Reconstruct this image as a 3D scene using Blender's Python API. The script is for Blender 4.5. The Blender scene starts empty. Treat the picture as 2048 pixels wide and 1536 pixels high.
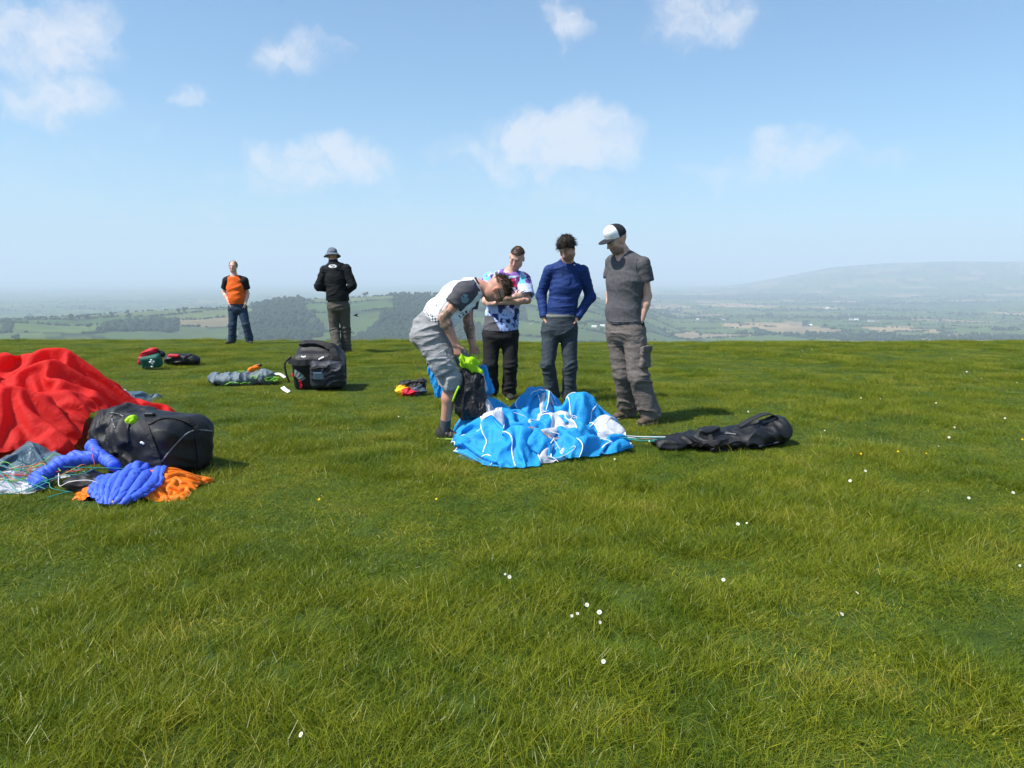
import bpy, bmesh, math, random
import numpy as np
from mathutils import Vector, Matrix

random.seed(7); RNG = np.random.default_rng(11)
scene = bpy.context.scene
COL = scene.collection
R = math.radians

# ------------------------------------------------------------------ camera
EYE = 1.38                      # eye height above the turf
FOC = 1500.0 / 2048.0           # focal length / picture width
PITCH = math.atan(213 / 1500)   # camera looks slightly down
cam_d = bpy.data.cameras.new("camera"); cam = bpy.data.objects.new("camera", cam_d)
COL.objects.link(cam); scene.camera = cam
cam.location = (0, 0, EYE); cam.rotation_euler = (math.pi / 2 - PITCH, 0, 0)
cam_d.sensor_width = 36; cam_d.lens = 36 * FOC
cam_d.clip_start = 0.1; cam_d.clip_end = 300000

# ------------------------------------------------------------------ sun and sky
SUN_AZ, SUN_EL = R(26), R(54)   # the sun stands high on the left, a little behind the camera
to_sun = Vector((-math.cos(SUN_EL) * math.cos(SUN_AZ), -math.cos(SUN_EL) * math.sin(SUN_AZ), math.sin(SUN_EL)))
sd = bpy.data.lights.new("sun", 'SUN'); sun = bpy.data.objects.new("sun", sd); COL.objects.link(sun)
sd.energy = 4.7; sd.angle = R(0.53); sd.color = (1.0, 0.955, 0.88)
sun.rotation_euler = to_sun.to_track_quat('Z', 'Y').to_euler()

world = bpy.data.worlds.new("World"); scene.world = world; world.use_nodes = True
WT = world.node_tree; WT.nodes.clear()
def wn(t, **kw):
    n = WT.nodes.new(t)
    for k, v in kw.items(): setattr(n, k, v)
    return n
def wmath(op, a, b=None, clamp=False):
    n = wn('ShaderNodeMath', operation=op, use_clamp=clamp)
    for i, v in enumerate((a, b)):
        if v is None: continue
        if isinstance(v, (int, float)): n.inputs[i].default_value = v
        else: WT.links.new(v, n.inputs[i])
    return n.outputs[0]
def wvec(op, a, b):
    n = wn('ShaderNodeVectorMath', operation=op)
    for i, v in enumerate((a, b)):
        if v is None: continue
        if isinstance(v, tuple): n.inputs[i].default_value = v
        else: WT.links.new(v, n.inputs[i])
    return n
SKY_STRENGTH = 0.114
sky = wn('ShaderNodeTexSky', sky_type='NISHITA', sun_disc=False, sun_elevation=SUN_EL,
         sun_rotation=math.atan2(to_sun.x, to_sun.y), altitude=400, air_density=1.0, dust_density=1.6, ozone_density=1.6)
tc = wn('ShaderNodeTexCoord')
dirv = tc.outputs['Generated']
nz = wn('ShaderNodeTexNoise'); nz.inputs['Scale'].default_value = 13; nz.inputs['Detail'].default_value = 7; nz.inputs['Roughness'].default_value = .58
WT.links.new(dirv, nz.inputs['Vector'])
warp = wvec('SUBTRACT', nz.outputs['Color'], (.5, .5, .5))
warp = wvec('MULTIPLY', warp.outputs[0], (.13, .13, .10))
dw = wvec('ADD', dirv, warp.outputs[0]).outputs[0]
def sky_dir(px, py):
    dx = (px - 1024) / 1500; dy = (768 - py) / 1500
    v = Vector((dx, math.cos(PITCH) + dy * math.sin(PITCH), -math.sin(PITCH) + dy * math.cos(PITCH)))
    return v.normalized()
# cumulus: bearing and height of the middle, half width, half height (radians), thickness
clouds = [(85, 85, .092, .052, 1.0), (160, 30, .05, .03, .6), (100, 205, .082, .045, .85), (365, 192, .03, .022, .8), (585, 115, .062, .034, .75), (640, 95, .03, .03, .6),
          (640, 318, .125, .042, 1.0), (740, 320, .07, .034, .7), (1125, 285, .135, .050, 1.2), (1185, 255, .07, .042, 1.0), (1010, 315, .12, .036, .7),
          (1160, 385, .14, .032, .5), (1125, 45, .045, .03, .75), (1420, 30, .085, .05, .85), (1585, 305, .085, .038, .8), (1500, 345, .09, .028, .6), (1730, 320, .07, .02, .45),
          (520, 370, .12, .03, .45), (420, 415, .1, .02, .35), (1340, 220, .06, .02, .2), (850, 370, .2, .03, .3), (60, 330, .30, .16, .30), (250, 480, .42, .10, .28), (700, 440, .40, .07, .25), (1450, 420, .35, .06, .18)]
crng = random.Random(5)
def az_cloud(az, el, sx, sz, a):
    c = Vector((math.sin(az) * math.cos(el), math.cos(az) * math.cos(el), math.sin(el)))
    return c, sx, sz, a
CL = [(sky_dir(px, py), sx, sz, a) for px, py, sx, sz, a in clouds]
for k in range(16):             # the same kind of cloud goes on round the rest of the sky
    az = R(50 + k * 16.2 + crng.uniform(-5, 5)); el = R(crng.uniform(8, 34))
    CL.append(az_cloud(az, el, crng.uniform(.05, .11), crng.uniform(.03, .05), crng.uniform(.5, 1)))
dens = None
for c, sx, sz, a in CL:
    right = Vector((c.y, -c.x, 0)).normalized(); up = right.cross(c).normalized() if right.cross(c).z > 0 else c.cross(right).normalized()
    off = wvec('SUBTRACT', dw, tuple(c)).outputs[0]
    u = wmath('MULTIPLY', wvec('DOT_PRODUCT', off, tuple(right)).outputs['Value'], 1 / sx)
    v = wmath('MULTIPLY', wvec('DOT_PRODUCT', off, tuple(up)).outputs['Value'], 1 / sz)
    w = wmath('MULTIPLY', wvec('DOT_PRODUCT', off, tuple(c)).outputs['Value'], 4)
    r2 = wmath('ADD', wmath('ADD', wmath('MULTIPLY', u, u), wmath('MULTIPLY', v, v)), wmath('MULTIPLY', w, w))
    g = wmath('MULTIPLY', wmath('SUBTRACT', 1.0, r2, clamp=True), a)
    dens = g if dens is None else wmath('MAXIMUM', dens, g)
nz2 = wn('ShaderNodeTexNoise'); nz2.inputs['Scale'].default_value = 24; nz2.inputs['Detail'].default_value = 8; nz2.inputs['Roughness'].default_value = .6
WT.links.new(dw, nz2.inputs['Vector'])
dd = wmath('MULTIPLY', dens, wmath('ADD', wmath('MULTIPLY', nz2.outputs['Fac'], 2.2), -.30))
mr = wn('ShaderNodeMapRange', interpolation_type='SMOOTHSTEP'); WT.links.new(dd, mr.inputs['Value'])
mr.inputs['From Min'].default_value = .08; mr.inputs['From Max'].default_value = .95; mr.inputs['To Max'].default_value = .74
skyc = wn('ShaderNodeMix', data_type='RGBA', blend_type='MULTIPLY'); skyc.inputs[0].default_value = 1
WT.links.new(sky.outputs[0], skyc.inputs[6]); skyc.inputs[7].default_value = (.66, .92, 1.03, 1)
mix = wn('ShaderNodeMix', data_type='RGBA')
WT.links.new(mr.outputs[0], mix.inputs[0]); WT.links.new(skyc.outputs[2], mix.inputs[6])
CLOUD = np.array((.61, .60, .62)) / SKY_STRENGTH
mix.inputs[7].default_value = (*CLOUD, 1)
bg = wn('ShaderNodeBackground'); bg.inputs['Strength'].default_value = SKY_STRENGTH
WT.links.new(mix.outputs[2], bg.inputs['Color'])
out = wn('ShaderNodeOutputWorld'); WT.links.new(bg.outputs[0], out.inputs['Surface'])

world.cycles.sampling_method = 'MANUAL'; world.cycles.sample_map_resolution = 256
vs = scene.view_settings
vs.view_transform = 'Standard'; vs.look = 'None'; vs.exposure = 0.64; vs.gamma = 1; vs.use_curve_mapping = False
scene.cycles.use_denoising = True
scene.cycles.max_bounces = 4; scene.cycles.diffuse_bounces = 2; scene.cycles.glossy_bounces = 2; scene.cycles.transmission_bounces = 3; scene.cycles.transparent_max_bounces = 6; scene.cycles.volume_bounces = 1
scene.cycles.sample_clamp_indirect = 6

# ------------------------------------------------------------------ general helpers
def tag(o, label=None, cat=None, group=None, kind=None):
    for k, v in (("label", label), ("category", cat), ("group", group), ("kind", kind)):
        if v: o[k] = v
    return o
def empty(name, loc):
    o = bpy.data.objects.new(name, None); COL.objects.link(o); o.location = loc; o.empty_display_size = .2
    return o
def put(o, parent=None):
    COL.objects.link(o)
    if parent is not None:
        o.parent = parent
        m = Matrix.Identity(4); q = parent
        while q is not None:
            m = Matrix.Translation(q.location) @ m; q = q.parent
        o.matrix_parent_inverse = m.inverted() if parent.type == 'EMPTY' else Matrix.Translation(world_loc(parent)).inverted()
    return o
def world_loc(o):
    v = Vector((0, 0, 0))
    while o is not None:
        v += o.location; 
        o = o.parent
        if o is not None and o.type == 'EMPTY': return v          # children hold world coordinates
    return v
def mesh_obj(name, verts, faces, mats, parent=None, smooth=True, mat_idx=None, colors=None):
    me = bpy.data.meshes.new(name)
    verts = np.asarray(verts, dtype=np.float32)
    if isinstance(faces, np.ndarray):
        n, k = faces.shape
        me.vertices.add(len(verts)); me.vertices.foreach_set('co', verts.ravel())
        me.loops.add(n * k); me.loops.foreach_set('vertex_index', faces.astype(np.int32).ravel())
        me.polygons.add(n); me.polygons.foreach_set('loop_start', np.arange(0, n * k, k, dtype=np.int32))
        me.update(calc_edges=True)
    else:
        me.from_pydata([tuple(map(float, v)) for v in verts], [], faces); me.update()
    for m in (mats if isinstance(mats, (list, tuple)) else [mats]): me.materials.append(m)
    if mat_idx is not None: me.polygons.foreach_set('material_index', np.asarray(mat_idx, dtype=np.int32))
    if smooth: me.polygons.foreach_set('use_smooth', np.ones(len(me.polygons), dtype=bool))
    if colors is not None:
        at = me.color_attributes.new('tint', 'FLOAT_COLOR', 'POINT')
        c = np.ones((len(verts), 4), dtype=np.float32); c[:, :3] = colors
        at.data.foreach_set('color', c.ravel())
    o = bpy.data.objects.new(name, me)
    return put(o, parent)

# value noise on numpy arrays
_T = RNG.random((32, 32, 32)).astype(np.float32)
def vnoise(x, y, z):
    xi = np.floor(x).astype(np.int64); yi = np.floor(y).astype(np.int64); zi = np.floor(z).astype(np.int64)
    fx = (x - xi); fy = (y - yi); fz = (z - zi)
    fx = fx * fx * (3 - 2 * fx); fy = fy * fy * (3 - 2 * fy); fz = fz * fz * (3 - 2 * fz)
    x0 = xi & 31; x1 = (xi + 1) & 31; y0 = yi & 31; y1 = (yi + 1) & 31; z0 = zi & 31; z1 = (zi + 1) & 31
    a = _T[x0, y0, z0] * (1 - fx) + _T[x1, y0, z0] * fx
    b = _T[x0, y1, z0] * (1 - fx) + _T[x1, y1, z0] * fx
    c = _T[x0, y0, z1] * (1 - fx) + _T[x1, y0, z1] * fx
    d = _T[x0, y1, z1] * (1 - fx) + _T[x1, y1, z1] * fx
    return (a * (1 - fy) + b * fy) * (1 - fz) + (c * (1 - fy) + d * fy) * fz
def fbm(x, y, z=0.0, oct=4):
    z = np.zeros_like(x) + z; s = 0; a = .5
    for i in range(oct):
        s = s + a * vnoise(x * 2 ** i + 5.3 * i, y * 2 ** i + 1.7 * i, z * 2 ** i + 9.1 * i); a *= .5
    return s / (1 - .5 ** oct)
def sstep(a, b, x):
    t = np.clip((x - a) / (b - a), 0, 1); return t * t * (3 - 2 * t)

# ------------------------------------------------------------------ materials
def new_mat(name):
    m = bpy.data.materials.new(name); m.use_nodes = True
    nt = m.node_tree; b = nt.nodes['Principled BSDF']
    return m, nt, b
def nd(nt, t, ins=None, **kw):
    n = nt.nodes.new(t)
    for k, v in kw.items(): setattr(n, k, v)
    for k, v in (ins or {}).items():
        if hasattr(v, 'is_linked') or isinstance(v, bpy.types.NodeSocket): nt.links.new(v, n.inputs[k])
        else: n.inputs[k].default_value = v
    return n
def ramp(nt, fac, stops, interp='LINEAR'):
    r = nd(nt, 'ShaderNodeValToRGB'); r.color_ramp.interpolation = interp
    e = r.color_ramp.elements
    while len(e) < len(stops): e.new(.5)
    for i, (p, c) in enumerate(stops): e[i].position = p; e[i].color = (*c, 1)
    nt.links.new(fac, r.inputs[0]); return r.outputs[0]
def fabric(name, col, rough=.85, var=.18, scale=40, bump=.25, bscale=120, spec=.25, sheen=0.0, trans=0.0, wr=None):
    m, nt, b = new_mat(name)
    t = nd(nt, 'ShaderNodeTexCoord').outputs['Object']
    n = nd(nt, 'ShaderNodeTexNoise', {'Vector': t, 'Scale': scale, 'Detail': 4})
    lo = tuple(c * (1 - var) for c in col); hi = tuple(min(1, c * (1 + var)) for c in col)
    c = ramp(nt, n.outputs['Fac'], [(.3, lo), (.7, hi)])
    nt.links.new(c, b.inputs['Base Color'])
    b.inputs['Roughness'].default_value = rough; b.inputs['Specular IOR Level'].default_value = spec
    b.inputs['Sheen Weight'].default_value = sheen
    n2 = nd(nt, 'ShaderNodeTexNoise', {'Vector': t, 'Scale': bscale, 'Detail': 5, 'Roughness': .65})
    bp = nd(nt, 'ShaderNodeBump', {'Height': n2.outputs['Fac'], 'Strength': bump, 'Distance': .01})
    if wr:
        mp = nd(nt, 'ShaderNodeMapping', {'Vector': t, 'Scale': (1, 1, 2.0), 'Rotation': (.35, .45, 0)})
        n3 = nd(nt, 'ShaderNodeTexNoise', {'Vector': mp.outputs[0], 'Scale': wr, 'Detail': 3, 'Distortion': 1.6})
        bp2 = nd(nt, 'ShaderNodeBump', {'Height': n3.outputs['Fac'], 'Strength': .38, 'Distance': .03, 'Normal': bp.outputs[0]})
        bp = bp2
    nt.links.new(bp.outputs[0], b.inputs['Normal'])
    if trans > 0:
        tr = nd(nt, 'ShaderNodeBsdfTranslucent', {'Color': c})
        mx = nd(nt, 'ShaderNodeMixShader', {0: trans, 1: b.outputs[0], 2: tr.outputs[0]})
        nt.links.new(mx.outputs[0], nt.nodes['Material Output'].inputs['Surface'])
    return m

# ------------------------------------------------------------------ the land
def col_px(px): return np.arctan((px - 1024) / 1500.0)
RPX = np.array([-900, -300, 0, 100, 165, 222, 307, 410, 451, 502, 564, 605, 615, 646, 700, 797, 885, 1064, 1190, 1290, 1420, 1600, 3000])
RY = np.array([640, 628, 622, 620, 619, 616, 611, 609.5, 608, 604, 592, 590, 593, 591, 590, 584, 585, 583, 592, 620, 668, 720, 740])
RR = np.interp(RPX, [-900, 0, 600, 900, 1300, 3000], [2300, 2500, 2900, 3100, 3600, 4000])
FPX = np.array([1200, 1400, 1550, 1650, 1750, 1900, 2048, 2300, 2600]); FH = np.array([0, .002, .008, .0155, .0185, .0205, .020, .015, .0])
PLAIN = -205.0
def land(x, y):
    """height of the country below the hill"""
    r = np.hypot(x, y) + 1e-6; th = np.arctan2(x, y)
    base = PLAIN + 14 * (fbm(x / 900, y / 900, 3.1, 3) - .5) + (fbm(x / 2500, y / 2500, 8.1, 3) - .5) * 36
    front = sstep(R(85), R(60), np.abs(th))
    thc = np.clip(th, R(-60), R(60)); px = 1024 + 1500 * np.tan(thc)
    rc = np.interp(px, RPX, RR) + 250 * (fbm(px / 160, px * 0, 2.2, 2) - .5); yi = np.interp(px, RPX, RY)
    top = -(yi - 555) / 1500 * rc + EYE
    rise = np.where(r < rc, sstep(0, 1, (r - rc * .42) / (rc * .58)) * .72 + .28 * np.clip((r - rc * .42) / (rc * .58), 0, 1), sstep(1, 0, (r - rc) / 1800))
    lumps = (fbm(x / 260, y / 260, 1.1, 3) - .5) * 60 * np.clip(1 - np.abs(r - rc * .72) / (rc * .26), 0, 1)
    hill = (top - PLAIN) * np.clip(rise, 0, 1) * front + lumps * front * (px < 1300)
    far = np.interp(px, FPX, FH) * 13000 + np.where((px > 1400) & (px < 2500), 200, 0) * sstep(1400, 1700, px)
    far = far * np.exp(-((r - 13500) / 3300) ** 2) * front * (1 + .25 * (fbm(x / 1500, y / 1500, 6, 3) - .5))
    ring = 190 * np.exp(-((r - 30000) / 6000) ** 2) * fbm(x / 6000, y / 6000, 4, 3)
    return base + np.maximum(hill, 0) + far + ring
def turf(x, y):
    """height of the hilltop turf"""
    und = .055 * (fbm(x / 2.3 + 40, y / 2.3 + 17, .5, 3) - .5) + .03 * (fbm(x / .6, y / .6, 2.5, 2) - .5)
    sx = np.maximum(np.abs(x) - 55, 0); sy = np.maximum(y - 15 + .35 * np.sin(x * .23 + .7) + .0016 * (x - 1) ** 2 * 0.4, 0) + np.maximum(-y - 70, 0)
    s = np.hypot(sx, sy); RC = 29.0; smax = .42 * RC
    drop = np.where(s < smax, s * s / (2 * RC), smax * smax / (2 * RC) + .42 * (s - smax))
    return und * np.exp(-s / 60) - drop
def ground_z(x, y):
    x = np.asarray(x, dtype=float); y = np.asarray(y, dtype=float)
    a = turf(x, y); r = np.hypot(x, y)
    return np.where(r < 200, a, np.maximum(a, land(x, y)))
def gz(x, y): return float(ground_z(np.array([x]), np.array([y]))[0])

# fields: an irregular patchwork, one random tint for each
CELL = 330.0
def field_lookup(x, y):
    gx = x / CELL; gy = y / (CELL * .9)
    ix = np.floor(gx).astype(np.int64); iy = np.floor(gy).astype(np.int64)
    best = np.full(x.shape, 1e9); sec = best.copy(); bid = np.zeros(x.shape, np.int64); bx = np.zeros(x.shape); by = bx.copy(); sx2 = bx.copy(); sy2 = bx.copy()
    for a in (-1, 0, 1):
        for b in (-1, 0, 1):
            cx = ix + a; cy = iy + b
            h = (cx * 73856093) ^ (cy * 19349663)
            jx = ((h * 2654435761) & 0xffff) / 65535.0; jy = (((h >> 3) * 40503 + h * 97) & 0xffff) / 65535.0
            px = cx + .1 + .8 * jx; py = cy + .1 + .8 * jy
            d = (gx - px) ** 2 + (gy - py) ** 2
            nb = d < best
            sec = np.where(nb, best, np.minimum(sec, d)); sx2 = np.where(nb, bx, np.where(d <= sec, px, sx2)); sy2 = np.where(nb, by, np.where(d <= sec, py, sy2))
            best = np.where(nb, d, best); bid = np.where(nb, h & 0xfffff, bid); bx = np.where(nb, px, bx); by = np.where(nb, py, by)
    edge = (sec - best) / (2 * np.sqrt((bx - sx2) ** 2 + (by - sy2) ** 2) + 1e-6) * CELL
    return bid, edge
def wood_mask(x, y):
    r = np.hypot(x, y); px = 1024 + 1500 * np.tan(np.clip(np.arctan2(x, y), -1.2, 1.2))
    n = fbm(x / 320, y / 320, 7.7, 4)
    px = px + 110 * (fbm(x / 420, y / 420, 5.1, 3) - .5)
    rc = np.interp(px, RPX, RR); t = r / rc + .10 * (fbm(x / 300, y / 300, 9.9, 3) - .5)
    w1 = (px > 560) & (px < 1010) & (t > .48) & (t < .74 + .10 * np.sin(px / 60)) & (n > .42)
    w2 = (px > 500) & (px < 612) & (t > .80 + (px - 500) * .0006) & (t < 1.04) & (n > .2)
    w3 = (px > 200) & (px < 360) & (t > .78) & (t < .88) & (n > .36)
    w4 = (n > .66) & (r > 1300)
    w5 = (r > 4200) & (r < 9000) & (fbm(x / 900, y / 500, 2.7, 3) > .60)
    w6 = (px > 480) & (px < 640) & (t > .66) & (t < .86) & (n > .42)
    return w1 | w2 | w3 | w4 | w5 | w6
PAL = np.array([(.085, .150, .035), (.105, .170, .045), (.070, .130, .030), (.125, .185, .050), (.38, .29, .17), (.150, .190, .060), (.36, .27, .16), (.060, .120, .040), (.110, .165, .030), (.30, .24, .13), (.088, .14, .04), (.12, .19, .04)])
def build_ground():
    th = np.concatenate([np.linspace(-R(42), R(42), 780), np.linspace(R(42), 2 * math.pi - R(42), 130)[1:-1]])
    dep = np.linspace(EYE + 205, 1, 2)
    rs = np.concatenate([[0.05], np.linspace(.6, 14, 34), np.linspace(14.3, 26, 40), np.geomspace(27, 900, 22)[:-1], 1 / np.linspace(1 / 900, 1 / 3800, 105), 1 / np.linspace(1 / 3900, 1 / 44000, 95)])
    T, RRR = np.meshgrid(th, rs)
    x = RRR * np.sin(T); y = RRR * np.cos(T); z = ground_z(x, y)
    bid, edge = field_lookup(x, y)
    col = PAL[(bid * 7 + bid // 13) % len(PAL)]
    tan = col[..., 0] > .25
    keep = ((bid // 7) % 10) < 8
    pxs = 1024 + 1500 * np.tan(np.clip(T, -1.2, 1.2))
    leftside = (pxs < 1250) & (np.abs(T) < 1.2)
    col = np.where((tan & (~keep | (leftside & (bid % 5 > 0))))[..., None], np.array((.10, .16, .045)), col)
    col = col * (.42 + .40 * fbm(x / 60, y / 25, 1, 2))[..., None]
    for cx, cy, hw, hd, ro in ((1092, 3322, 150, 150, .2), (1567, 3029, 115, 175, -.15), (1741, 5830, 230, 420, .05), (1163, 5518, 160, 280, -.1), (2800, 6306, 240, 320, .1), (2960, 4414, 110, 190, 0), (60, 3300, 60, 60, .2), (2240, 5200, 130, 170, -.1)):   # stubble fields
        dx = (x - cx) * math.cos(ro) + (y - cy) * math.sin(ro); dy = (y - cy) * math.cos(ro) - (x - cx) * math.sin(ro)
        col = np.where(((np.abs(dx / hw) ** 4 + np.abs(dy / hd) ** 4) < 1)[..., None], np.array((.40, .29, .17)) * .8, col)
    hedge = (edge < 14) | wood_mask(x, y)
    col = np.where(hedge[..., None], np.array((.014, .028, .012)), col)
    near = (RRR < 600)
    col = np.where(near[..., None], np.array((.045, .075, .014)), col)
    nT = len(th); nR = len(rs)
    i, j = np.meshgrid(np.arange(nR - 1), np.arange(nT), indexing='ij'); j2 = (j + 1) % nT
    F = np.stack([i * nT + j, (i + 1) * nT + j, (i + 1) * nT + j2, i * nT + j2], -1).reshape(-1, 4)[:, ::-1]
    V = np.stack([x, y, z], -1).reshape(-1, 3)
    m, nt, b = new_mat("turf_and_fields")
    at = nd(nt, 'ShaderNodeAttribute', attribute_name='tint')
    g = nd(nt, 'ShaderNodeNewGeometry')
    n = nd(nt, 'ShaderNodeTexNoise', {'Vector': g.outputs['Position'], 'Scale': 9, 'Detail': 6})
    c = nd(nt, 'ShaderNodeMix', {0: 1.0, 6: at.outputs['Color'], 7: ramp(nt, n.outputs['Fac'], [(.3, (.65, .65, .65)), (.7, (1.25, 1.2, 1.1))])}, data_type='RGBA', blend_type='MULTIPLY')
    nt.links.new(c.outputs[2], b.inputs['Base Color']); b.inputs['Roughness'].default_value = .95; b.inputs['Specular IOR Level'].default_value = .1
    o = mesh_obj("ground", V, F, m, colors=col.reshape(-1, 3)); o["kind"] = "structure"; return o
build_ground()
# ------------------------------------------------------------------ haze: the humid air over the plain
def build_haze():
    bm = bmesh.new(); bmesh.ops.create_cube(bm, size=1)
    me = bpy.data.meshes.new("haze"); bm.to_mesh(me); bm.free()
    o = bpy.data.objects.new("haze", me); COL.objects.link(o)
    lo, hi = -330.0, 620.0
    o.scale = (94000, 94000, hi - lo); o.location = (0, 0, (hi + lo) / 2)
    m = bpy.data.materials.new("haze"); m.use_nodes = True; nt = m.node_tree; nt.nodes.clear()
    v = nd(nt, 'ShaderNodeVolumePrincipled', {'Color': HAZE_COL, 'Density': HAZE_DENSITY, 'Anisotropy': .0})
    out = nd(nt, 'ShaderNodeOutputMaterial'); nt.links.new(v.outputs[0], out.inputs['Volume'])
    me.materials.append(m); tag(o, "thin pale haze lying over the whole valley", "haze", kind="stuff")
HAZE_DENSITY = 1.55e-4
HAZE_COL = (.74, .85, .98, 1)
build_haze()
# ------------------------------------------------------------------ grass
FOOT = []     # (x, y, rx, ry): where something lies flat on the turf
def grass_mat(name, base, tip, dry):
    m, nt, b = new_mat(name)
    g = nd(nt, 'ShaderNodeNewGeometry'); oi = nd(nt, 'ShaderNodeObjectInfo')
    at = nd(nt, 'ShaderNodeAttribute', attribute_name='tint')
    n = nd(nt, 'ShaderNodeTexNoise', {'Vector': g.outputs['Position'], 'Scale': 1.3, 'Detail': 6, 'Roughness': .68})
    c1 = ramp(nt, n.outputs['Fac'], [(.34, base), (.52, tip), (.68, dry)])
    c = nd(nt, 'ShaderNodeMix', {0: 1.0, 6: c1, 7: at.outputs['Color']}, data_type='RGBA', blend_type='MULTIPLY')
    rr = ramp(nt, oi.outputs['Random'], [(0, (.8, .85, .8)), (1, (1.2, 1.12, 1.1))])
    c = nd(nt, 'ShaderNodeMix', {0: 1.0, 6: c.outputs[2], 7: rr}, data_type='RGBA', blend_type='MULTIPLY').outputs[2]
    nt.links.new(c, b.inputs['Base Color']); b.inputs['Roughness'].default_value = .36; b.inputs['Specular IOR Level'].default_value = .26
    tr = nd(nt, 'ShaderNodeBsdfTranslucent', {'Color': c})
    mx = nd(nt, 'ShaderNodeMixShader', {0: .38, 1: b.outputs[0], 2: tr.outputs[0]})
    nt.links.new(mx.outputs[0], nt.nodes['Material Output'].inputs['Surface'])
    return m
GM = grass_mat("grass_blade", (.090, .144, .008), (.182, .226, .012), (.262, .268, .030))
STRAW = [False]
def tuft_mesh(seed, n, rad, h0, h1, w, lean):
    rg = np.random.default_rng(seed); V = []; F = []; C = []
    wind = rg.uniform(0, 2 * math.pi)
    for i in range(n):
        a = rg.uniform(0, 2 * math.pi); q = rad * math.sqrt(rg.random()); x0, y0 = q * math.cos(a), q * math.sin(a)
        h = rg.uniform(h0, h1) * (1 if rg.random() > .05 else 1.6); da = rg.uniform(0, 2 * math.pi) if rg.random() < .6 else wind + rg.normal(0, .4)
        ln = h * abs(rg.normal(lean, .3)); dx, dy = math.cos(da), math.sin(da)
        ww = w * rg.uniform(.6, 1.3); fa = rg.uniform(0, math.pi); sx, sy = math.cos(fa) * ww / 2, math.sin(fa) * ww / 2
        u = rg.random()
        if STRAW[0]: tint = np.array((1.9, 1.5, 3.2)) * rg.uniform(.7, 1.1)
        elif u < .05: tint = np.array((2.3, 1.8, 3.4))          # dry straw
        elif u < .30: tint = np.array((1.25, 1.12, .9))
        elif u < .55: tint = np.array((.72, .86, .8))
        else: tint = np.array((1., 1., 1.)) * rg.uniform(.85, 1.12)
        b = len(V)
        for t, wf in ((0, 1), (.45, .85), (.8, .5)):
            px = x0 + dx * ln * t * t; py = y0 + dy * ln * t * t; pz = h * (t - .22 * t * t * min(1, ln / h)) - .01
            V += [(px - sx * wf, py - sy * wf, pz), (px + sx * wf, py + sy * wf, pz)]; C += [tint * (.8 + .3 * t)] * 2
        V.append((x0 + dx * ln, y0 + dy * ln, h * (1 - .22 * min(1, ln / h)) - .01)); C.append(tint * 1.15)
        F += [(b, b + 1, b + 3), (b, b + 3, b + 2), (b + 2, b + 3, b + 5), (b + 2, b + 5, b + 4), (b + 4, b + 5, b + 6)]
    me = bpy.data.meshes.new("grass_tuft"); me.from_pydata(V, [], F); me.materials.append(GM)
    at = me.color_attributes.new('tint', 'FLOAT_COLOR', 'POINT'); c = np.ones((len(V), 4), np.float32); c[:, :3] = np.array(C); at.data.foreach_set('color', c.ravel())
    return me
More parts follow.
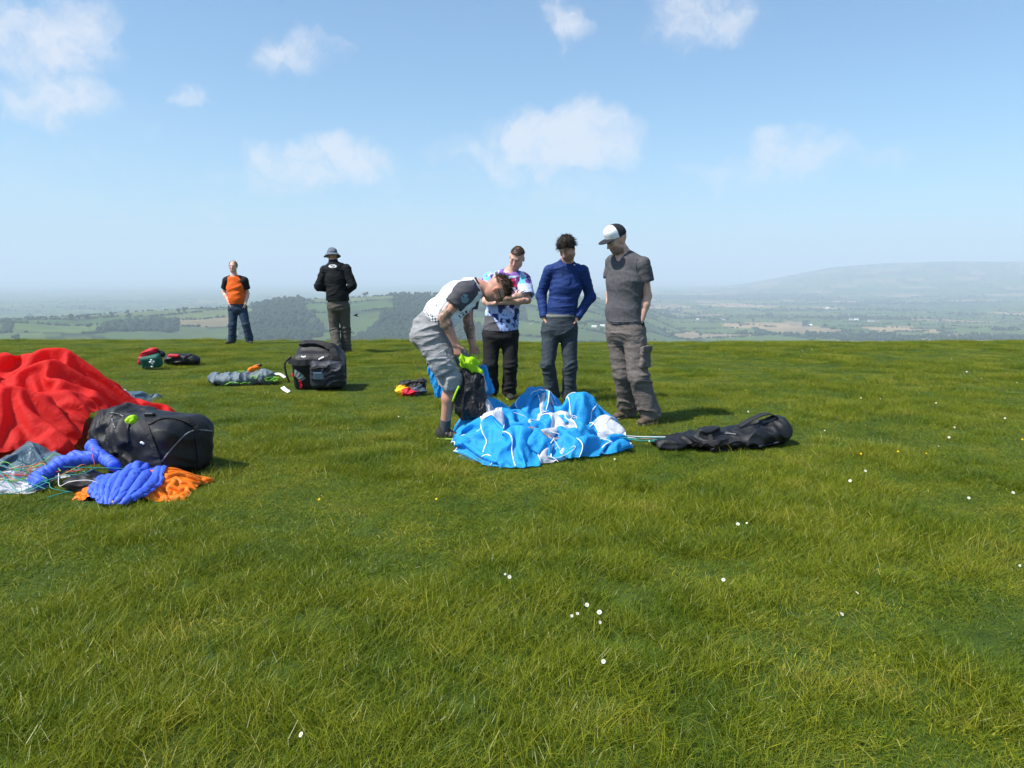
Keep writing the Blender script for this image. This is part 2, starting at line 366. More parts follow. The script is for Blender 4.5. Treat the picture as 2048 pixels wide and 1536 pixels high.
def build_grass():
    tc_ = bpy.data.collections.new("grass_tufts")
    kinds = [(120, .14, .020, .050, .0024, .8)] * 6 + [(90, .11, .038, .08, .0025, .85)] * 4 + [(60, .08, .022, .042, .0060, 1.2)] * 2 + [(7, .09, .09, .15, .0026, .5)]
    for k, a in enumerate(kinds):
        STRAW[0] = (k == 12)
        o = bpy.data.objects.new("tuft_%02d" % k, tuft_mesh(100 + k, *a)); tc_.objects.link(o)
    P = []; rg = np.random.default_rng(3)
    N = 42000
    x = rg.uniform(-16, 16, N * 2); y = rg.uniform(.7, 22, N * 2)
    half = .76 * y + 1.3
    ok = np.abs(x) < half; x = x[ok]; y = y[ok]
    ok = rg.random(len(x)) < np.clip(1.25 - y * .035, .55, 1); x = x[ok]; y = y[ok]
    # extra density close by
    yn = rg.uniform(.7, 6, 6000); xn = rg.uniform(-5.6, 5.6, 6000); ok = np.abs(xn) < .76 * yn + 1.2
    x = np.concatenate([x, xn[ok]]); y = np.concatenate([y, yn[ok]])
    keep = np.ones(len(x), bool); low = np.zeros(len(x), bool)
    for fx, fy, rx, ry in FOOT:
        d = ((x - fx) / rx) ** 2 + ((y - fy) / ry) ** 2
        keep &= ~(d < .78)
    x = x[keep]; y = y[keep]
    z = ground_z(x, y)
    hn = fbm(x / .55, y / .55, 1.5, 3); hb = fbm(x / 2.2 + 9, y / 2.2, 4.5, 3)
    scl = np.clip(.45 + 1.7 * (hn - .30) + 1.2 * (hb - .5), .4, 2.0)
    long_ = (hn + .6 * hb) > .88
    idx = np.where(long_, rg.integers(6, 10, len(x)), np.where(rg.random(len(x)) < .16, rg.integers(10, 12, len(x)), rg.integers(0, 6, len(x))))
    idx = np.where(rg.random(len(x)) < .05 * (hb > .45), 12, idx)
    me = bpy.data.meshes.new("grass"); me.vertices.add(len(x)); me.vertices.foreach_set('co', np.stack([x, y, z], -1).astype(np.float32).ravel())
    for nme, typ, dat in (("scl", 'FLOAT', scl), ("rot", 'FLOAT', rg.uniform(0, 6.283, len(x))), ("kind_id", 'INT', idx)):
        a = me.attributes.new(nme, typ, 'POINT'); a.data.foreach_set('value', dat.astype(np.int32 if typ == 'INT' else np.float32))
    o = bpy.data.objects.new("grass", me); COL.objects.link(o)
    ng = bpy.data.node_groups.new("grass_scatter", 'GeometryNodeTree')
    ng.interface.new_socket("Geometry", in_out='INPUT', socket_type='NodeSocketGeometry'); ng.interface.new_socket("Geometry", in_out='OUTPUT', socket_type='NodeSocketGeometry')
    L = ng.links
    gi = ng.nodes.new('NodeGroupInput'); go = ng.nodes.new('NodeGroupOutput')
    m2p = ng.nodes.new('GeometryNodeMeshToPoints'); L.new(gi.outputs[0], m2p.inputs['Mesh'])
    ci = ng.nodes.new('GeometryNodeCollectionInfo'); ci.inputs['Collection'].default_value = tc_; ci.inputs['Separate Children'].default_value = True; ci.inputs['Reset Children'].default_value = True
    def attr(nm, ty):
        n = ng.nodes.new('GeometryNodeInputNamedAttribute'); n.data_type = ty; n.inputs['Name'].default_value = nm; return n.outputs['Attribute']
    iop = ng.nodes.new('GeometryNodeInstanceOnPoints'); L.new(m2p.outputs[0], iop.inputs['Points']); L.new(ci.outputs[0], iop.inputs['Instance'])
    iop.inputs['Pick Instance'].default_value = True; L.new(attr('kind_id', 'INT'), iop.inputs['Instance Index'])
    cx = ng.nodes.new('ShaderNodeCombineXYZ'); L.new(attr('rot', 'FLOAT'), cx.inputs['Z'])
    e2r = ng.nodes.new('FunctionNodeEulerToRotation'); L.new(cx.outputs[0], e2r.inputs[0]); L.new(e2r.outputs[0], iop.inputs['Rotation'])
    cs = ng.nodes.new('ShaderNodeCombineXYZ'); s_ = attr('scl', 'FLOAT')
    cs.inputs['X'].default_value = 1; cs.inputs['Y'].default_value = 1; L.new(s_, cs.inputs['Z']); L.new(cs.outputs[0], iop.inputs['Scale'])
    L.new(iop.outputs[0], go.inputs[0])
    md = o.modifiers.new("scatter", 'NODES'); md.node_group = ng
    tag(o, "short green hilltop grass with pale dry blades covering the whole foreground", "grass", kind="stuff")
# ------------------------------------------------------------------ cloth: a sheet squeezed into a smaller patch of ground buckles into folds
def relax(P, L0, iters, grav, pin, pin_w, floor, bend=.25, damp=.9, lift=0.0, edge_down=.06):
    """position based cloth on an (n, m, 3) grid; L0 rest lengths (lx, ly)"""
    lx, ly = L0; V = np.zeros_like(P); dg = math.hypot(lx, ly)
    def proj(a, b, l, k):
        d = b - a; n = np.sqrt((d * d).sum(-1, keepdims=True)) + 1e-9
        c = d * ((n - l) / n) * (.5 * k); return c
    for it in range(iters):
        old = P.copy()
        V *= damp; V[..., 2] -= grav; V[..., 2] += lift * (1 - it / iters)
        P = P + V
        for s in (0, 1):
            a = P[s:-1:2]; b = P[s + 1::2]; n = min(len(a), len(b)); c = proj(a[:n], b[:n], lx, 1.); P[s:-1:2][:n] += c; P[s + 1::2][:n] -= c
            a = P[:, s:-1:2]; b = P[:, s + 1::2]; n = min(a.shape[1], b.shape[1]); c = proj(a[:, :n], b[:, :n], ly, 1.); P[:, s:-1:2][:, :n] += c; P[:, s + 1::2][:, :n] -= c
        for s in (0, 1):
            a = P[s:-1:2, :-1]; b = P[s + 1::2, 1:]; n = min(len(a), len(b)); c = proj(a[:n], b[:n], dg, .5); P[s:-1:2, :-1][:n] += c; P[s + 1::2, 1:][:n] -= c
            a = P[s:-1:2, 1:]; b = P[s + 1::2, :-1]; n = min(len(a), len(b)); c = proj(a[:n], b[:n], dg, .5); P[s:-1:2, 1:][:n] += c; P[s + 1::2, :-1][:n] -= c
        if bend:
            for s in (0, 1, 2, 3):
                a = P[s:-2:4]; b = P[s + 2::4]; n = min(len(a), len(b))
                if n: c = proj(a[:n], b[:n], 2 * lx, bend); P[s:-2:4][:n] += c; P[s + 2::4][:n] -= c
                a = P[:, s:-2:4]; b = P[:, s + 2::4]; n = min(a.shape[1], b.shape[1])
                if n: c = proj(a[:, :n], b[:, :n], 2 * ly, bend); P[:, s:-2:4][:, :n] += c; P[:, s + 2::4][:, :n] -= c
        P[..., :2] += (pin[..., :2] - P[..., :2]) * pin_w[..., None]
        fl = floor(P[..., 0], P[..., 1]) if callable(floor) else floor
        for e in (np.s_[0], np.s_[-1], np.s_[:, 0], np.s_[:, -1]): P[e][..., 2] += ((fl[e] if callable(floor) else 0) - P[e][..., 2]) * edge_down
        P[..., 2] = np.maximum(P[..., 2], fl)
        V = P - old
        vm = np.sqrt((V * V).sum(-1, keepdims=True)); V *= np.minimum(1, .03 / (vm + 1e-9))
    return P
def upsample(P):
    n, m, _ = P.shape
    Q = np.zeros((2 * n - 1, m, 3)); Q[::2] = P; Q[1::2] = (P[:-1] + P[1:]) / 2
    S = np.zeros((2 * n - 1, 2 * m - 1, 3)); S[:, ::2] = Q; S[:, 1::2] = (Q[:, :-1] + Q[:, 1:]) / 2
    return S
def smooth_grid(P, k=1):
    for _ in range(k):
        Q = P.copy(); Q[1:-1] = .5 * P[1:-1] + .25 * (P[:-2] + P[2:]); P = Q.copy()
        P[:, 1:-1] = .5 * Q[:, 1:-1] + .25 * (Q[:, :-2] + Q[:, 2:])
    return P
def crumple(n, m, shape, size, floor, seed, it=(200, 110), grav=.0003, lift=0., edge_w=.2, inner_w=.0, bend=.3, puff=.12):
    """shape(u, v) -> x, y on the ground; size = real width and length of the sheet; floor(x, y) the heap of cloth underneath"""
    rg = np.random.default_rng(seed)
    u, v = np.meshgrid(np.linspace(0, 1, n), np.linspace(0, 1, m), indexing='ij')
    x, y = shape(u, v); z = floor(x, y) + .04 * rg.random((n, m))
    P = np.stack([x, y, z], -1) + rg.normal(0, .012, (n, m, 3)); pin = P.copy()
    e = np.minimum(np.minimum(u, 1 - u), np.minimum(v, 1 - v)); pw = np.where(e < 1e-6, edge_w, inner_w)
    P[..., 2] += fbm(x * 3 + seed, y * 3, 1.1, 2) * puff
    P = relax(P, (size[0] / (n - 1), size[1] / (m - 1)), it[0], grav, pin, pw, floor, bend, lift=lift)
    P = upsample(P); n2, m2 = P.shape[:2]; pin2 = upsample(pin); pw2 = np.zeros((n2, m2)) + inner_w; pw2[[0, -1]] = edge_w; pw2[:, [0, -1]] = edge_w
    P += rg.normal(0, .002, P.shape)
    P = relax(P, (size[0] / (n2 - 1), size[1] / (m2 - 1)), it[1], grav * .5, pin2, pw2, floor, bend * .6, lift=lift * .3)
    return P
# ------------------------------------------------------------------ soft modelling: blended rounded solids meshed on a fine grid
def V3(*a): return np.array(a if len(a) > 1 else a[0], dtype=float)
def unit(v): v = np.asarray(v, float); return v / (np.linalg.norm(v) + 1e-12)
def PX(px, py, Y):
    """a surveyed point: bearing read off the photograph, at Y metres in front of the camera"""
    dx = (px - 1024) / 1500; dy = (768 - py) / 1500
    yc = math.cos(PITCH) + dy * math.sin(PITCH); zc = -math.sin(PITCH) + dy * math.cos(PITCH)
    t = Y / yc; return V3(dx * t, Y, EYE + zc * t)
def smin(a, b, k):
    if k <= 0: return np.minimum(a, b)
    h = np.clip(.5 + .5 * (a - b) / k, 0, 1); return a * (1 - h) + b * h - k * h * (1 - h)
class Vol:
    def __init__(s, lo, hi, h):
        s.h = h; s.lo = np.asarray(lo, float); n = np.ceil((np.asarray(hi) - s.lo) / h).astype(int) + 1
        s.D = np.full(n, .25, np.float32); s.ax = [(s.lo[i] + h * np.arange(n[i])).astype(np.float32) for i in range(3)]
    def blk(s, lo, hi):
        i0 = np.clip(np.floor((lo - s.lo) / s.h).astype(int), 0, np.array(s.D.shape)); i1 = np.clip(np.ceil((hi - s.lo) / s.h).astype(int) + 1, 0, np.array(s.D.shape))
        sl = tuple(slice(a, b) for a, b in zip(i0, i1))
        return sl, s.ax[0][sl[0]][:, None, None], s.ax[1][sl[1]][None, :, None], s.ax[2][sl[2]][None, None, :]
    def put(s, sl, d, k, op):
        if d.size == 0: return
        if op == 'u': s.D[sl] = smin(s.D[sl], d, k)
        elif op == 's': s.D[sl] = -smin(-s.D[sl], d, k)
    def seg(s, a, b, ra, rb=None, side=None, k=.03, op='u', fa=False, fb=False):
        a = np.asarray(a, float); b = np.asarray(b, float); rb = ra if rb is None else rb
        ra = (ra, ra) if np.isscalar(ra) else ra; rb = (rb, rb) if np.isscalar(rb) else rb
        m = max(*ra, *rb) + k + 3 * s.h
        sl, x, y, z = s.blk(np.minimum(a, b) - m, np.maximum(a, b) + m)
        ab = b - a; L = np.linalg.norm(ab) + 1e-9; w = ab / L
        sd = V3(1, 0, 0) if side is None else np.asarray(side, float)
        if abs(np.dot(sd, w)) > .97: sd = V3(0, 1, 0)
        u = unit(sd - np.dot(sd, w) * w); v = np.cross(w, u)
        px = x - a[0]; py = y - a[1]; pz = z - a[2]
        t = (px * w[0] + py * w[1] + pz * w[2]) / L; tc = np.clip(t, 0, 1)
        ru = ra[0] + (rb[0] - ra[0]) * tc; rv = ra[1] + (rb[1] - ra[1]) * tc
        du = px * u[0] + py * u[1] + pz * u[2]; dv = px * v[0] + py * v[1] + pz * v[2]; dw = (t - tc) * L
        mn = np.minimum(ru, rv)
        q = np.sqrt((du / ru) ** 2 + (dv / rv) ** 2 + (dw / mn) ** 2 + 1e-12)
        g = np.sqrt((du / ru ** 2) ** 2 + (dv / rv ** 2) ** 2 + (dw / mn ** 2) ** 2 + 1e-9)
        d = np.where(q > .3, q * (q - 1) / g, (q - 1) * mn)
        if fb: d = np.maximum(d, (t - 1) * L)
        if fa: d = np.maximum(d, -t * L)
        s.put(sl, d.astype(np.float32), k, op)
    def ell(s, c, r, axes=None, k=.02, op='u'):
        c = np.asarray(c, float); m = max(r) + k + 3 * s.h; sl, x, y, z = s.blk(c - m, c + m)
        A = np.eye(3) if axes is None else np.asarray(axes)
        q = 0; g = 0
        for i in range(3):
            e = (x - c[0]) * A[i][0] + (y - c[1]) * A[i][1] + (z - c[2]) * A[i][2]
            q = q + (e / r[i]) ** 2; g = g + (e / r[i] ** 2) ** 2
        q = np.sqrt(q + 1e-12); d = np.where(q > .3, q * (q - 1) / np.sqrt(g + 1e-9), (q - 1) * min(r))
        s.put(sl, d.astype(np.float32), k, op)
    def box(s, c, half, axes=None, r=.01, k=.01, op='u'):
        c = np.asarray(c, float); half = np.asarray(half, float); m = np.linalg.norm(half) + k + 3 * s.h; sl, x, y, z = s.blk(c - m, c + m)
        A = np.eye(3) if axes is None else np.asarray(axes); o = 0; ins = None
        for i in range(3):
            e = np.abs((x - c[0]) * A[i][0] + (y - c[1]) * A[i][1] + (z - c[2]) * A[i][2]) - (half[i] - r)
            o = o + np.maximum(e, 0) ** 2; ins = e if ins is None else np.maximum(ins, e)
        s.put(sl, (np.sqrt(o) + np.minimum(ins, 0) - r).astype(np.float32), k, op)
    def plane(s, p, n):
        """cut away the side the normal n points to"""
        n = unit(n); d = (s.ax[0][:, None, None] - p[0]) * n[0] + (s.ax[1][None, :, None] - p[1]) * n[1] + (s.ax[2][None, None, :] - p[2]) * n[2]
        s.D = np.maximum(s.D, d.astype(np.float32))
    def wrinkle(s, fn):
        i = np.nonzero(np.abs(s.D) < .035)
        s.D[i] -= fn(s.ax[0][i[0]], s.ax[1][i[1]], s.ax[2][i[2]]).astype(np.float32)
    def mesh(s, relaxed=1):
        D = np.pad(s.D, 1, constant_values=.25); h = s.h; lo = s.lo - h
        neg = D < 0
        c = sum(neg[i:neg.shape[0] - 1 + i, j:neg.shape[1] - 1 + j, k:neg.shape[2] - 1 + k].astype(np.int8) for i in (0, 1) for j in (0, 1) for k in (0, 1))
        cell = (c > 0) & (c < 8); idx = np.argwhere(cell); vid = np.full(cell.shape, -1, np.int64); vid[cell] = np.arange(len(idx))
        acc = np.zeros((len(idx), 3)); cnt = np.zeros(len(idx))
        corners = [(i, j, k) for i in (0, 1) for j in (0, 1) for k in (0, 1)]
        val = {q: D[idx[:, 0] + q[0], idx[:, 1] + q[1], idx[:, 2] + q[2]].astype(float) for q in corners}
        for q in corners:
            for a in range(3):
                if q[a] == 0:
                    q2 = tuple(1 if i == a else q[i] for i in range(3)); v0, v1 = val[q], val[q2]
                    m = (v0 < 0) != (v1 < 0); t = np.where(m, v0 / np.where(m, v0 - v1, 1), 0)
                    p = np.tile(np.array(q, float), (len(idx), 1)); p[:, a] += t
                    acc += p * m[:, None]; cnt += m
        V = lo + (idx + acc / cnt[:, None]) * h
        F = []
        for a in range(3):
            b, c2 = [(1, 2), (2, 0), (0, 1)][a]
            n0 = np.take(neg, range(0, neg.shape[a] - 1), a); n1 = np.take(neg, range(1, neg.shape[a]), a)
            e = np.argwhere(n0 != n1); e = e[(e[:, b] > 0) & (e[:, c2] > 0)]
            fl = n0[tuple(e.T)]
            def cid(db, dc):
                g = e.copy(); g[:, b] -= db; g[:, c2] -= dc; return vid[tuple(g.T)]
            q = np.stack([cid(0, 0), cid(1, 0), cid(1, 1), cid(0, 1)], -1)
            q = np.where(fl[:, None], q, q[:, ::-1]); F.append(q)
        F = np.concatenate(F); F = F[(F >= 0).all(1)]
        for _ in range(relaxed):
            S = np.zeros_like(V); n = np.zeros(len(V))
            for i in range(4):
                for j in (1, 3):
                    np.add.at(S, F[:, i], V[F[:, (i + j) % 4]]); np.add.at(n, F[:, i], 1)
            V = V * .5 + .5 * S / np.maximum(n, 1)[:, None]
        return V, F
    def obj(s, name, mats, parent, relaxed=1, tint=None, mat_fn=None):
        V, F = s.mesh(relaxed)
        mi = mat_fn(V[F].mean(1)) if mat_fn else None
        return mesh_obj(name, V, F, mats, parent, colors=None if tint is None else tint(V), mat_idx=mi)
def vol_around(pts, pad, h):
    p = np.array(pts); return Vol(p.min(0) - pad, p.max(0) + pad, h)
def folds(amp, fx, fz, seed, ridge=True, axis=(0, 0, 1)):
    """creases that run round the limb: quick along the axis, slow across it"""
    w = unit(axis); u = unit(np.cross(w, (.31, .9, .2))); v = np.cross(w, u)
    def f(x, y, z):
        a = x * u[0] + y * u[1] + z * u[2]; b = x * v[0] + y * v[1] + z * v[2]; c = x * w[0] + y * w[1] + z * w[2]
        wob = vnoise(a * 5 + seed, b * 5, c * 5) * .9
        n = vnoise(a * fx + seed, b * fx + 3.1 * seed, c * fz + wob * 1.6 + a * 3)
        n2 = vnoise(a * fx * 2.1 + 7, b * fx * 2.1 + seed, c * fz * 1.9 + wob * 3)
        r = (1 - np.abs(2 * n - 1)) ** 3
        g = (1 - np.abs(2 * n2 - 1)) ** 2.2
        return amp * (1.15 * r + .55 * g - .45)
    return f
def tube(pts, r, n=6, closed=False):
    """vertices and faces of a round tube through points; r one radius or one for each point"""
    P = np.array(pts, float); N = len(P); r = np.full(N, r) if np.isscalar(r) else np.array(r)
    T = np.gradient(P, axis=0); T /= np.linalg.norm(T, axis=1)[:, None] + 1e-9
    ref = V3(0, 0, 1) if abs(T[:, 2]).mean() < .8 else V3(1, 0, 0)
    V = []
    for i in range(N):
        u = unit(np.cross(T[i], ref)); v = np.cross(T[i], u)
        for k in range(n):
            a = 2 * math.pi * k / n; V.append(P[i] + r[i] * (math.cos(a) * u + math.sin(a) * v))
    F = [(i * n + k, i * n + (k + 1) % n, (i + 1) * n + (k + 1) % n, (i + 1) * n + k) for i in range(N - 1) for k in range(n)]
    return V, F
def band(pts, nrm, w, t=.004):
    """a flat strap through points: nrm the surface normals, w its width"""
    P = np.array(pts, float); N = len(P); T = np.gradient(P, axis=0); V = []
    for i in range(N):
        n = unit(nrm[i]); s = unit(np.cross(T[i], n)) * w / 2
        V += [P[i] - s, P[i] + s, P[i] + s + n * t, P[i] - s + n * t]
    F = [(i * 4 + k, i * 4 + (k + 1) % 4, (i + 1) * 4 + (k + 1) % 4, (i + 1) * 4 + k) for i in range(N - 1) for k in range(4)] + [(0, 3, 2, 1), (4 * N - 4, 4 * N - 3, 4 * N - 2, 4 * N - 1)]
    return V, F
def spline(pts, n=24):
    P = np.array(pts, float); Q = np.vstack([2 * P[0] - P[1], P, 2 * P[-1] - P[-2]]); out = []
    for i in range(len(P) - 1):
        p0, p1, p2, p3 = Q[i:i + 4]; m = max(2, n // (len(P) - 1))
        for t in np.linspace(0, 1, m, endpoint=False):
            out.append(.5 * (2 * p1 + (p2 - p0) * t + (2 * p0 - 5 * p1 + 4 * p2 - p3) * t * t + (3 * p1 - p0 - 3 * p2 + p3) * t ** 3))
    out.append(P[-1]); return np.array(out)

def surf(V, px, py, y0=3.5, y1=12, off=.0):
    """where the line of sight at a surveyed bearing meets a soft solid: the point and its normal"""
    for Y in np.linspace(y0, y1, 2400):
        p = PX(px, py, Y); i = np.round((p - V.lo) / V.h).astype(int)
        if (i > 0).all() and (i < np.array(V.D.shape) - 1).all() and V.D[tuple(i)] < 0:
            a, b, c = i; n = unit(V3(V.D[a + 1, b, c] - V.D[a - 1, b, c], V.D[a, b + 1, c] - V.D[a, b - 1, c], V.D[a, b, c + 1] - V.D[a, b, c - 1])); return p + n * off, n
    return None
def strap_on(V, pix, name, mat, parent, w=.03, off=.0, n=18, t=.006, **kw):
    pp = spline([(a, b, 0) for a, b in pix], n); hits = [h for h in (surf(V, a, b, off=off, **kw) for a, b, _ in pp) if h is not None]
    if len(hits) < 3: return None
    return mesh_obj(name, *band([h[0] for h in hits], [h[1] for h in hits], w, t), mat, parent, smooth=False)
def pipe_on(V, pix, name, mat, parent, r=.004, off=.002, n=22, **kw):
    pp = spline([(a, b, 0) for a, b in pix], n); hits = [h for h in (surf(V, a, b, off=off, **kw) for a, b, _ in pp) if h is not None]
    if len(hits) < 3: return None
    return mesh_obj(name, *tube([h[0] for h in hits], r, 5), mat, parent)
# ------------------------------------------------------------------ people
def skin_mat(name, rough=.5):
    m, nt, b = new_mat(name)
    at = nd(nt, 'ShaderNodeAttribute', attribute_name='tint'); t = nd(nt, 'ShaderNodeTexCoord').outputs['Object']
    n = nd(nt, 'ShaderNodeTexNoise', {'Vector': t, 'Scale': 55, 'Detail': 4})
    c = nd(nt, 'ShaderNodeMix', {0: 1.0, 6: at.outputs['Color'], 7: ramp(nt, n.outputs['Fac'], [(.3, (.86, .84, .84)), (.7, (1.1, 1.08, 1.08))])}, data_type='RGBA', blend_type='MULTIPLY')
    nt.links.new(c.outputs[2], b.inputs['Base Color']); b.inputs['Roughness'].default_value = rough; b.inputs['Specular IOR Level'].default_value = .35
    b.inputs['Subsurface Weight'].default_value = .12; b.inputs['Subsurface Radius'].default_value = (.012, .004, .002)
    n2 = nd(nt, 'ShaderNodeTexNoise', {'Vector': t, 'Scale': 220, 'Detail': 3}); bp = nd(nt, 'ShaderNodeBump', {'Height': n2.outputs['Fac'], 'Strength': .15, 'Distance': .004})
    nt.links.new(bp.outputs[0], b.inputs['Normal']); return m
SKIN = skin_mat("skin")
def frame(fwd, up=(0, 0, 1)):
    f = unit(fwd); u = unit(np.asarray(up, float) - np.dot(up, f) * f); l = np.cross(u, f); return np.array([f, l, u])
def add_head(V, c, A, s=1.0):
    def L(f, l, u): return c + s * (f * A[0] + l * A[1] + u * A[2])
    V.ell(L(-.012, 0, .028), (.098 * s, .075 * s, .092 * s), A, k=.02)
    V.ell(L(.022, 0, -.035), (.070 * s, .060 * s, .082 * s), A, k=.03)
    V.ell(L(.058, 0, -.093), (.026 * s, .028 * s, .022 * s), A, k=.025)
    for q in (-1, 1):
        V.ell(L(.02, q * .045, -.075), (.036 * s, .018 * s, .026 * s), A, k=.03)      # jaw corner
        V.ell(L(.062, q * .043, -.022), (.022 * s, .018 * s, .02 * s), A, k=.02)       # cheek bone
        V.ell(L(.103, q * .031, .006), (.014 * s, .017 * s, .011 * s), A, k=.012, op='s')  # eye socket
        V.ell(L(.080, q * .031, .005), (.0125 * s, .0135 * s, .0115 * s), A, k=.003)   # eye under its lid
        V.ell(L(-.004, q * .079, -.008), (.021 * s, .009 * s, .033 * s), A, k=.006)    # ear
        V.ell(L(.002, q * .089, -.006), (.009 * s, .006 * s, .018 * s), A, k=.004, op='s')
        V.ell(L(.103, q * .011, -.034), (.009 * s, .009 * s, .008 * s), A, k=.006)     # nostril wing
    V.seg(L(.080, -.03, .027), L(.080, .03, .027), .012 * s, k=.016)                   # brow
    V.seg(L(.090, 0, .012), L(.113, 0, -.030), .008 * s, .0125 * s, k=.01)             # nose
    V.seg(L(.084, -.018, -.057), L(.084, .018, -.057), .0075 * s, k=.007); V.seg(L(.083, -.015, -.069), L(.083, .015, -.069), .0075 * s, k=.006)
    V.seg(L(.094, -.02, -.063), L(.094, .02, -.063), .0028 * s, k=.003, op='s')
def add_hand(V, w, d, pn, right, curl=.5, s=1.0, spread=.0095):
    """palm and five fingers: w wrist, d direction of the fingers, pn where the palm faces"""
    d = unit(d); pn = unit(np.asarray(pn, float) - np.dot(pn, d) * d); t = np.cross(d, pn) * (1 if right else -1)   # towards the thumb
    V.seg(w + d * .012, w + d * .085 * s, (.029 * s, .016 * s), (.038 * s, .0125 * s), side=t, k=.015)
    for i, (o, ln) in enumerate(((.029, .070), (.010, .079), (-.009, .073), (-.027, .057))):
        p = w + s * (d * (.086 - .004 * (i == 3)) + t * o); a = .25 + curl * (1 + .12 * i); q = p
        for k, f in enumerate((.46, .30, .24)):
            dr = d * math.cos(a) + pn * math.sin(a) + t * (o * 2.2 * (1 - curl)); q2 = q + unit(dr) * ln * f * s
            V.seg(q, q2, (.0090 - .0009 * k) * s, (.0083 - .0009 * k) * s, k=.002); q = q2; a += curl * .8
    p = w + s * (d * .022 + t * .026); p2 = p + s * unit(d * .7 + t * .65 + pn * .35) * .042; p3 = p2 + s * unit(d * .9 + t * .1 + pn * (.3 + curl * .5)) * .034
    V.seg(p, p2, .0135 * s, .0105 * s, k=.01); V.seg(p2, p3, .010 * s, .0085 * s, k=.003)
def torso(V, J, o=0.0, belly=0.0, w=1.0, k=.05, top=True):
    sp, sc = J['sp'], J['sc']
    V.seg(J['pel'] - unit(J['wst'] - J['pel']) * .05, J['wst'], (.160 * w + o, .115 * w + o), (.146 * w + o, .108 * w + o + belly), side=sp, k=k)
    V.seg(J['wst'], J['chs'], (.146 * w + o, .108 * w + o + belly), (.162 * w + o, .118 * w + o), side=sc, k=k)
    up = J['chs'] * .25 + (J['nck']) * .75
    V.seg(J['chs'], up, (.162 * w + o, .118 * w + o), (.120 * w + o, .085 * w + o), side=sc, k=k)
    for s in 'LR':
        V.seg(J['nck'] * .72 + J['chs'] * .28, J['sh' + s], (.055 + o), .056 * w + o, k=.05)
def body(name, root, J, A, tintf, h, w=1.0, hands=(.5, .5), hs=1.0, belly=0.0):
    pts = [J[k] for k in J if k not in ('sp', 'sc') and k[:2] not in ('hd', 'hp') or k in ('hd', 'hpL', 'hpR')] ; V = vol_around(pts, .2, h)
    torso(V, J, 0, belly, w)
    base = J['hd'] - .02 * A[0] - .075 * A[2]
    V.seg(J['nck'], base, .060, .054, k=.03); V.seg(J['nck'] * .8 + base * .2, J['chs'] * .3 + J['nck'] * .7, .062, .075, k=.04)
    add_head(V, J['hd'], A, hs)
    for s in 'LR':
        V.seg(J['sh' + s], J['el' + s], .050 * w, .040 * w, k=.035); m = J['el' + s] * .72 + J['wr' + s] * .28
        V.seg(J['el' + s], m, .041 * w, .045 * w, k=.02); V.seg(m, J['wr' + s], (.045 * w, .041 * w), (.029, .024), k=.02)
        add_hand(V, J['wr' + s], J['hdir' + s], J['hpn' + s], s == 'R', hands[s == 'R'])
        V.seg(J['hp' + s], J['kn' + s], .086 * w, .056 * w, k=.05); c = J['kn' + s] * .66 + J['an' + s] * .34
        V.seg(J['kn' + s], c, .056 * w, .056 * w, k=.03); V.seg(c, J['an' + s], .056 * w, .036, k=.03)
        V.seg(J['an' + s] - V3(0, 0, .035), J['to' + s] - V3(0, 0, .008), (.026, .022), (.024, .012), k=.01)
    o = V.obj("body", SKIN, root, 1, tint=tintf); return o
def tints(J, A, skin, hair=None, stubble=None, scalp=0.0, lips=(.45, .20, .17), extra=None):
    skin = np.array(skin) * 1.14
    def f(V):
        q = (V - J['hd']) @ A.T; fo, le, up = q.T; C = np.tile(skin, (len(V), 1)); le = np.abs(le)
        near = (np.linalg.norm(q, axis=1) < .19)
        def mixc(m, c, a): C[:] = np.where((m & near)[:, None], C * (1 - a) + np.array(c) * a, C)
        mixc((fo > .05) & (up < .0) & (up > -.05) & (le > .02), skin * (1.06, .85, .82), .6)
        mixc((fo > .1) & (up < -.015) & (up > -.05) & (le < .02), skin * (1.08, .8, .78), .6)
        mixc(le > .076, skin * (1.08, .78, .75), .7)
        if stubble is not None:
            wgt = np.clip((-.030 - .45 * np.clip(.06 - fo, 0, .08) - up) / .022, 0, 1) * np.clip(1.5 * fbm(V[:, 0] * 120, V[:, 1] * 120, V[:, 2] * 120, 2) + .1, 0, 1) * stubble[1] * ((fo > .0) & (up > -.13) & near & ~((le < .026) & (up > -.046)))
            C[:] = C * (1 - wgt[:, None]) + np.array(stubble[0]) * wgt[:, None]
        mixc((fo > .07) & (le < .022) & (np.abs(up + .063) < .011), lips, .75)
        if hair is not None:
            mixc((fo > .07) & (np.abs(up - .029 + le * .12) < .006) & (le > .012) & (le < .048), hair, .75)
            if scalp: mixc((up > .055 - .5 * np.clip(-fo, -.05, .2)) & (fo < .075) & ~((le > .076) & (up < .03)), hair, scalp)
        mixc((fo > .06) & (np.abs(up - .004) < .0045) & (np.abs(le - .031) < .014), (.10, .07, .06), .45)
        if extra is not None: C = extra(V, C)
        return np.clip(C, 0, 1)
    return f
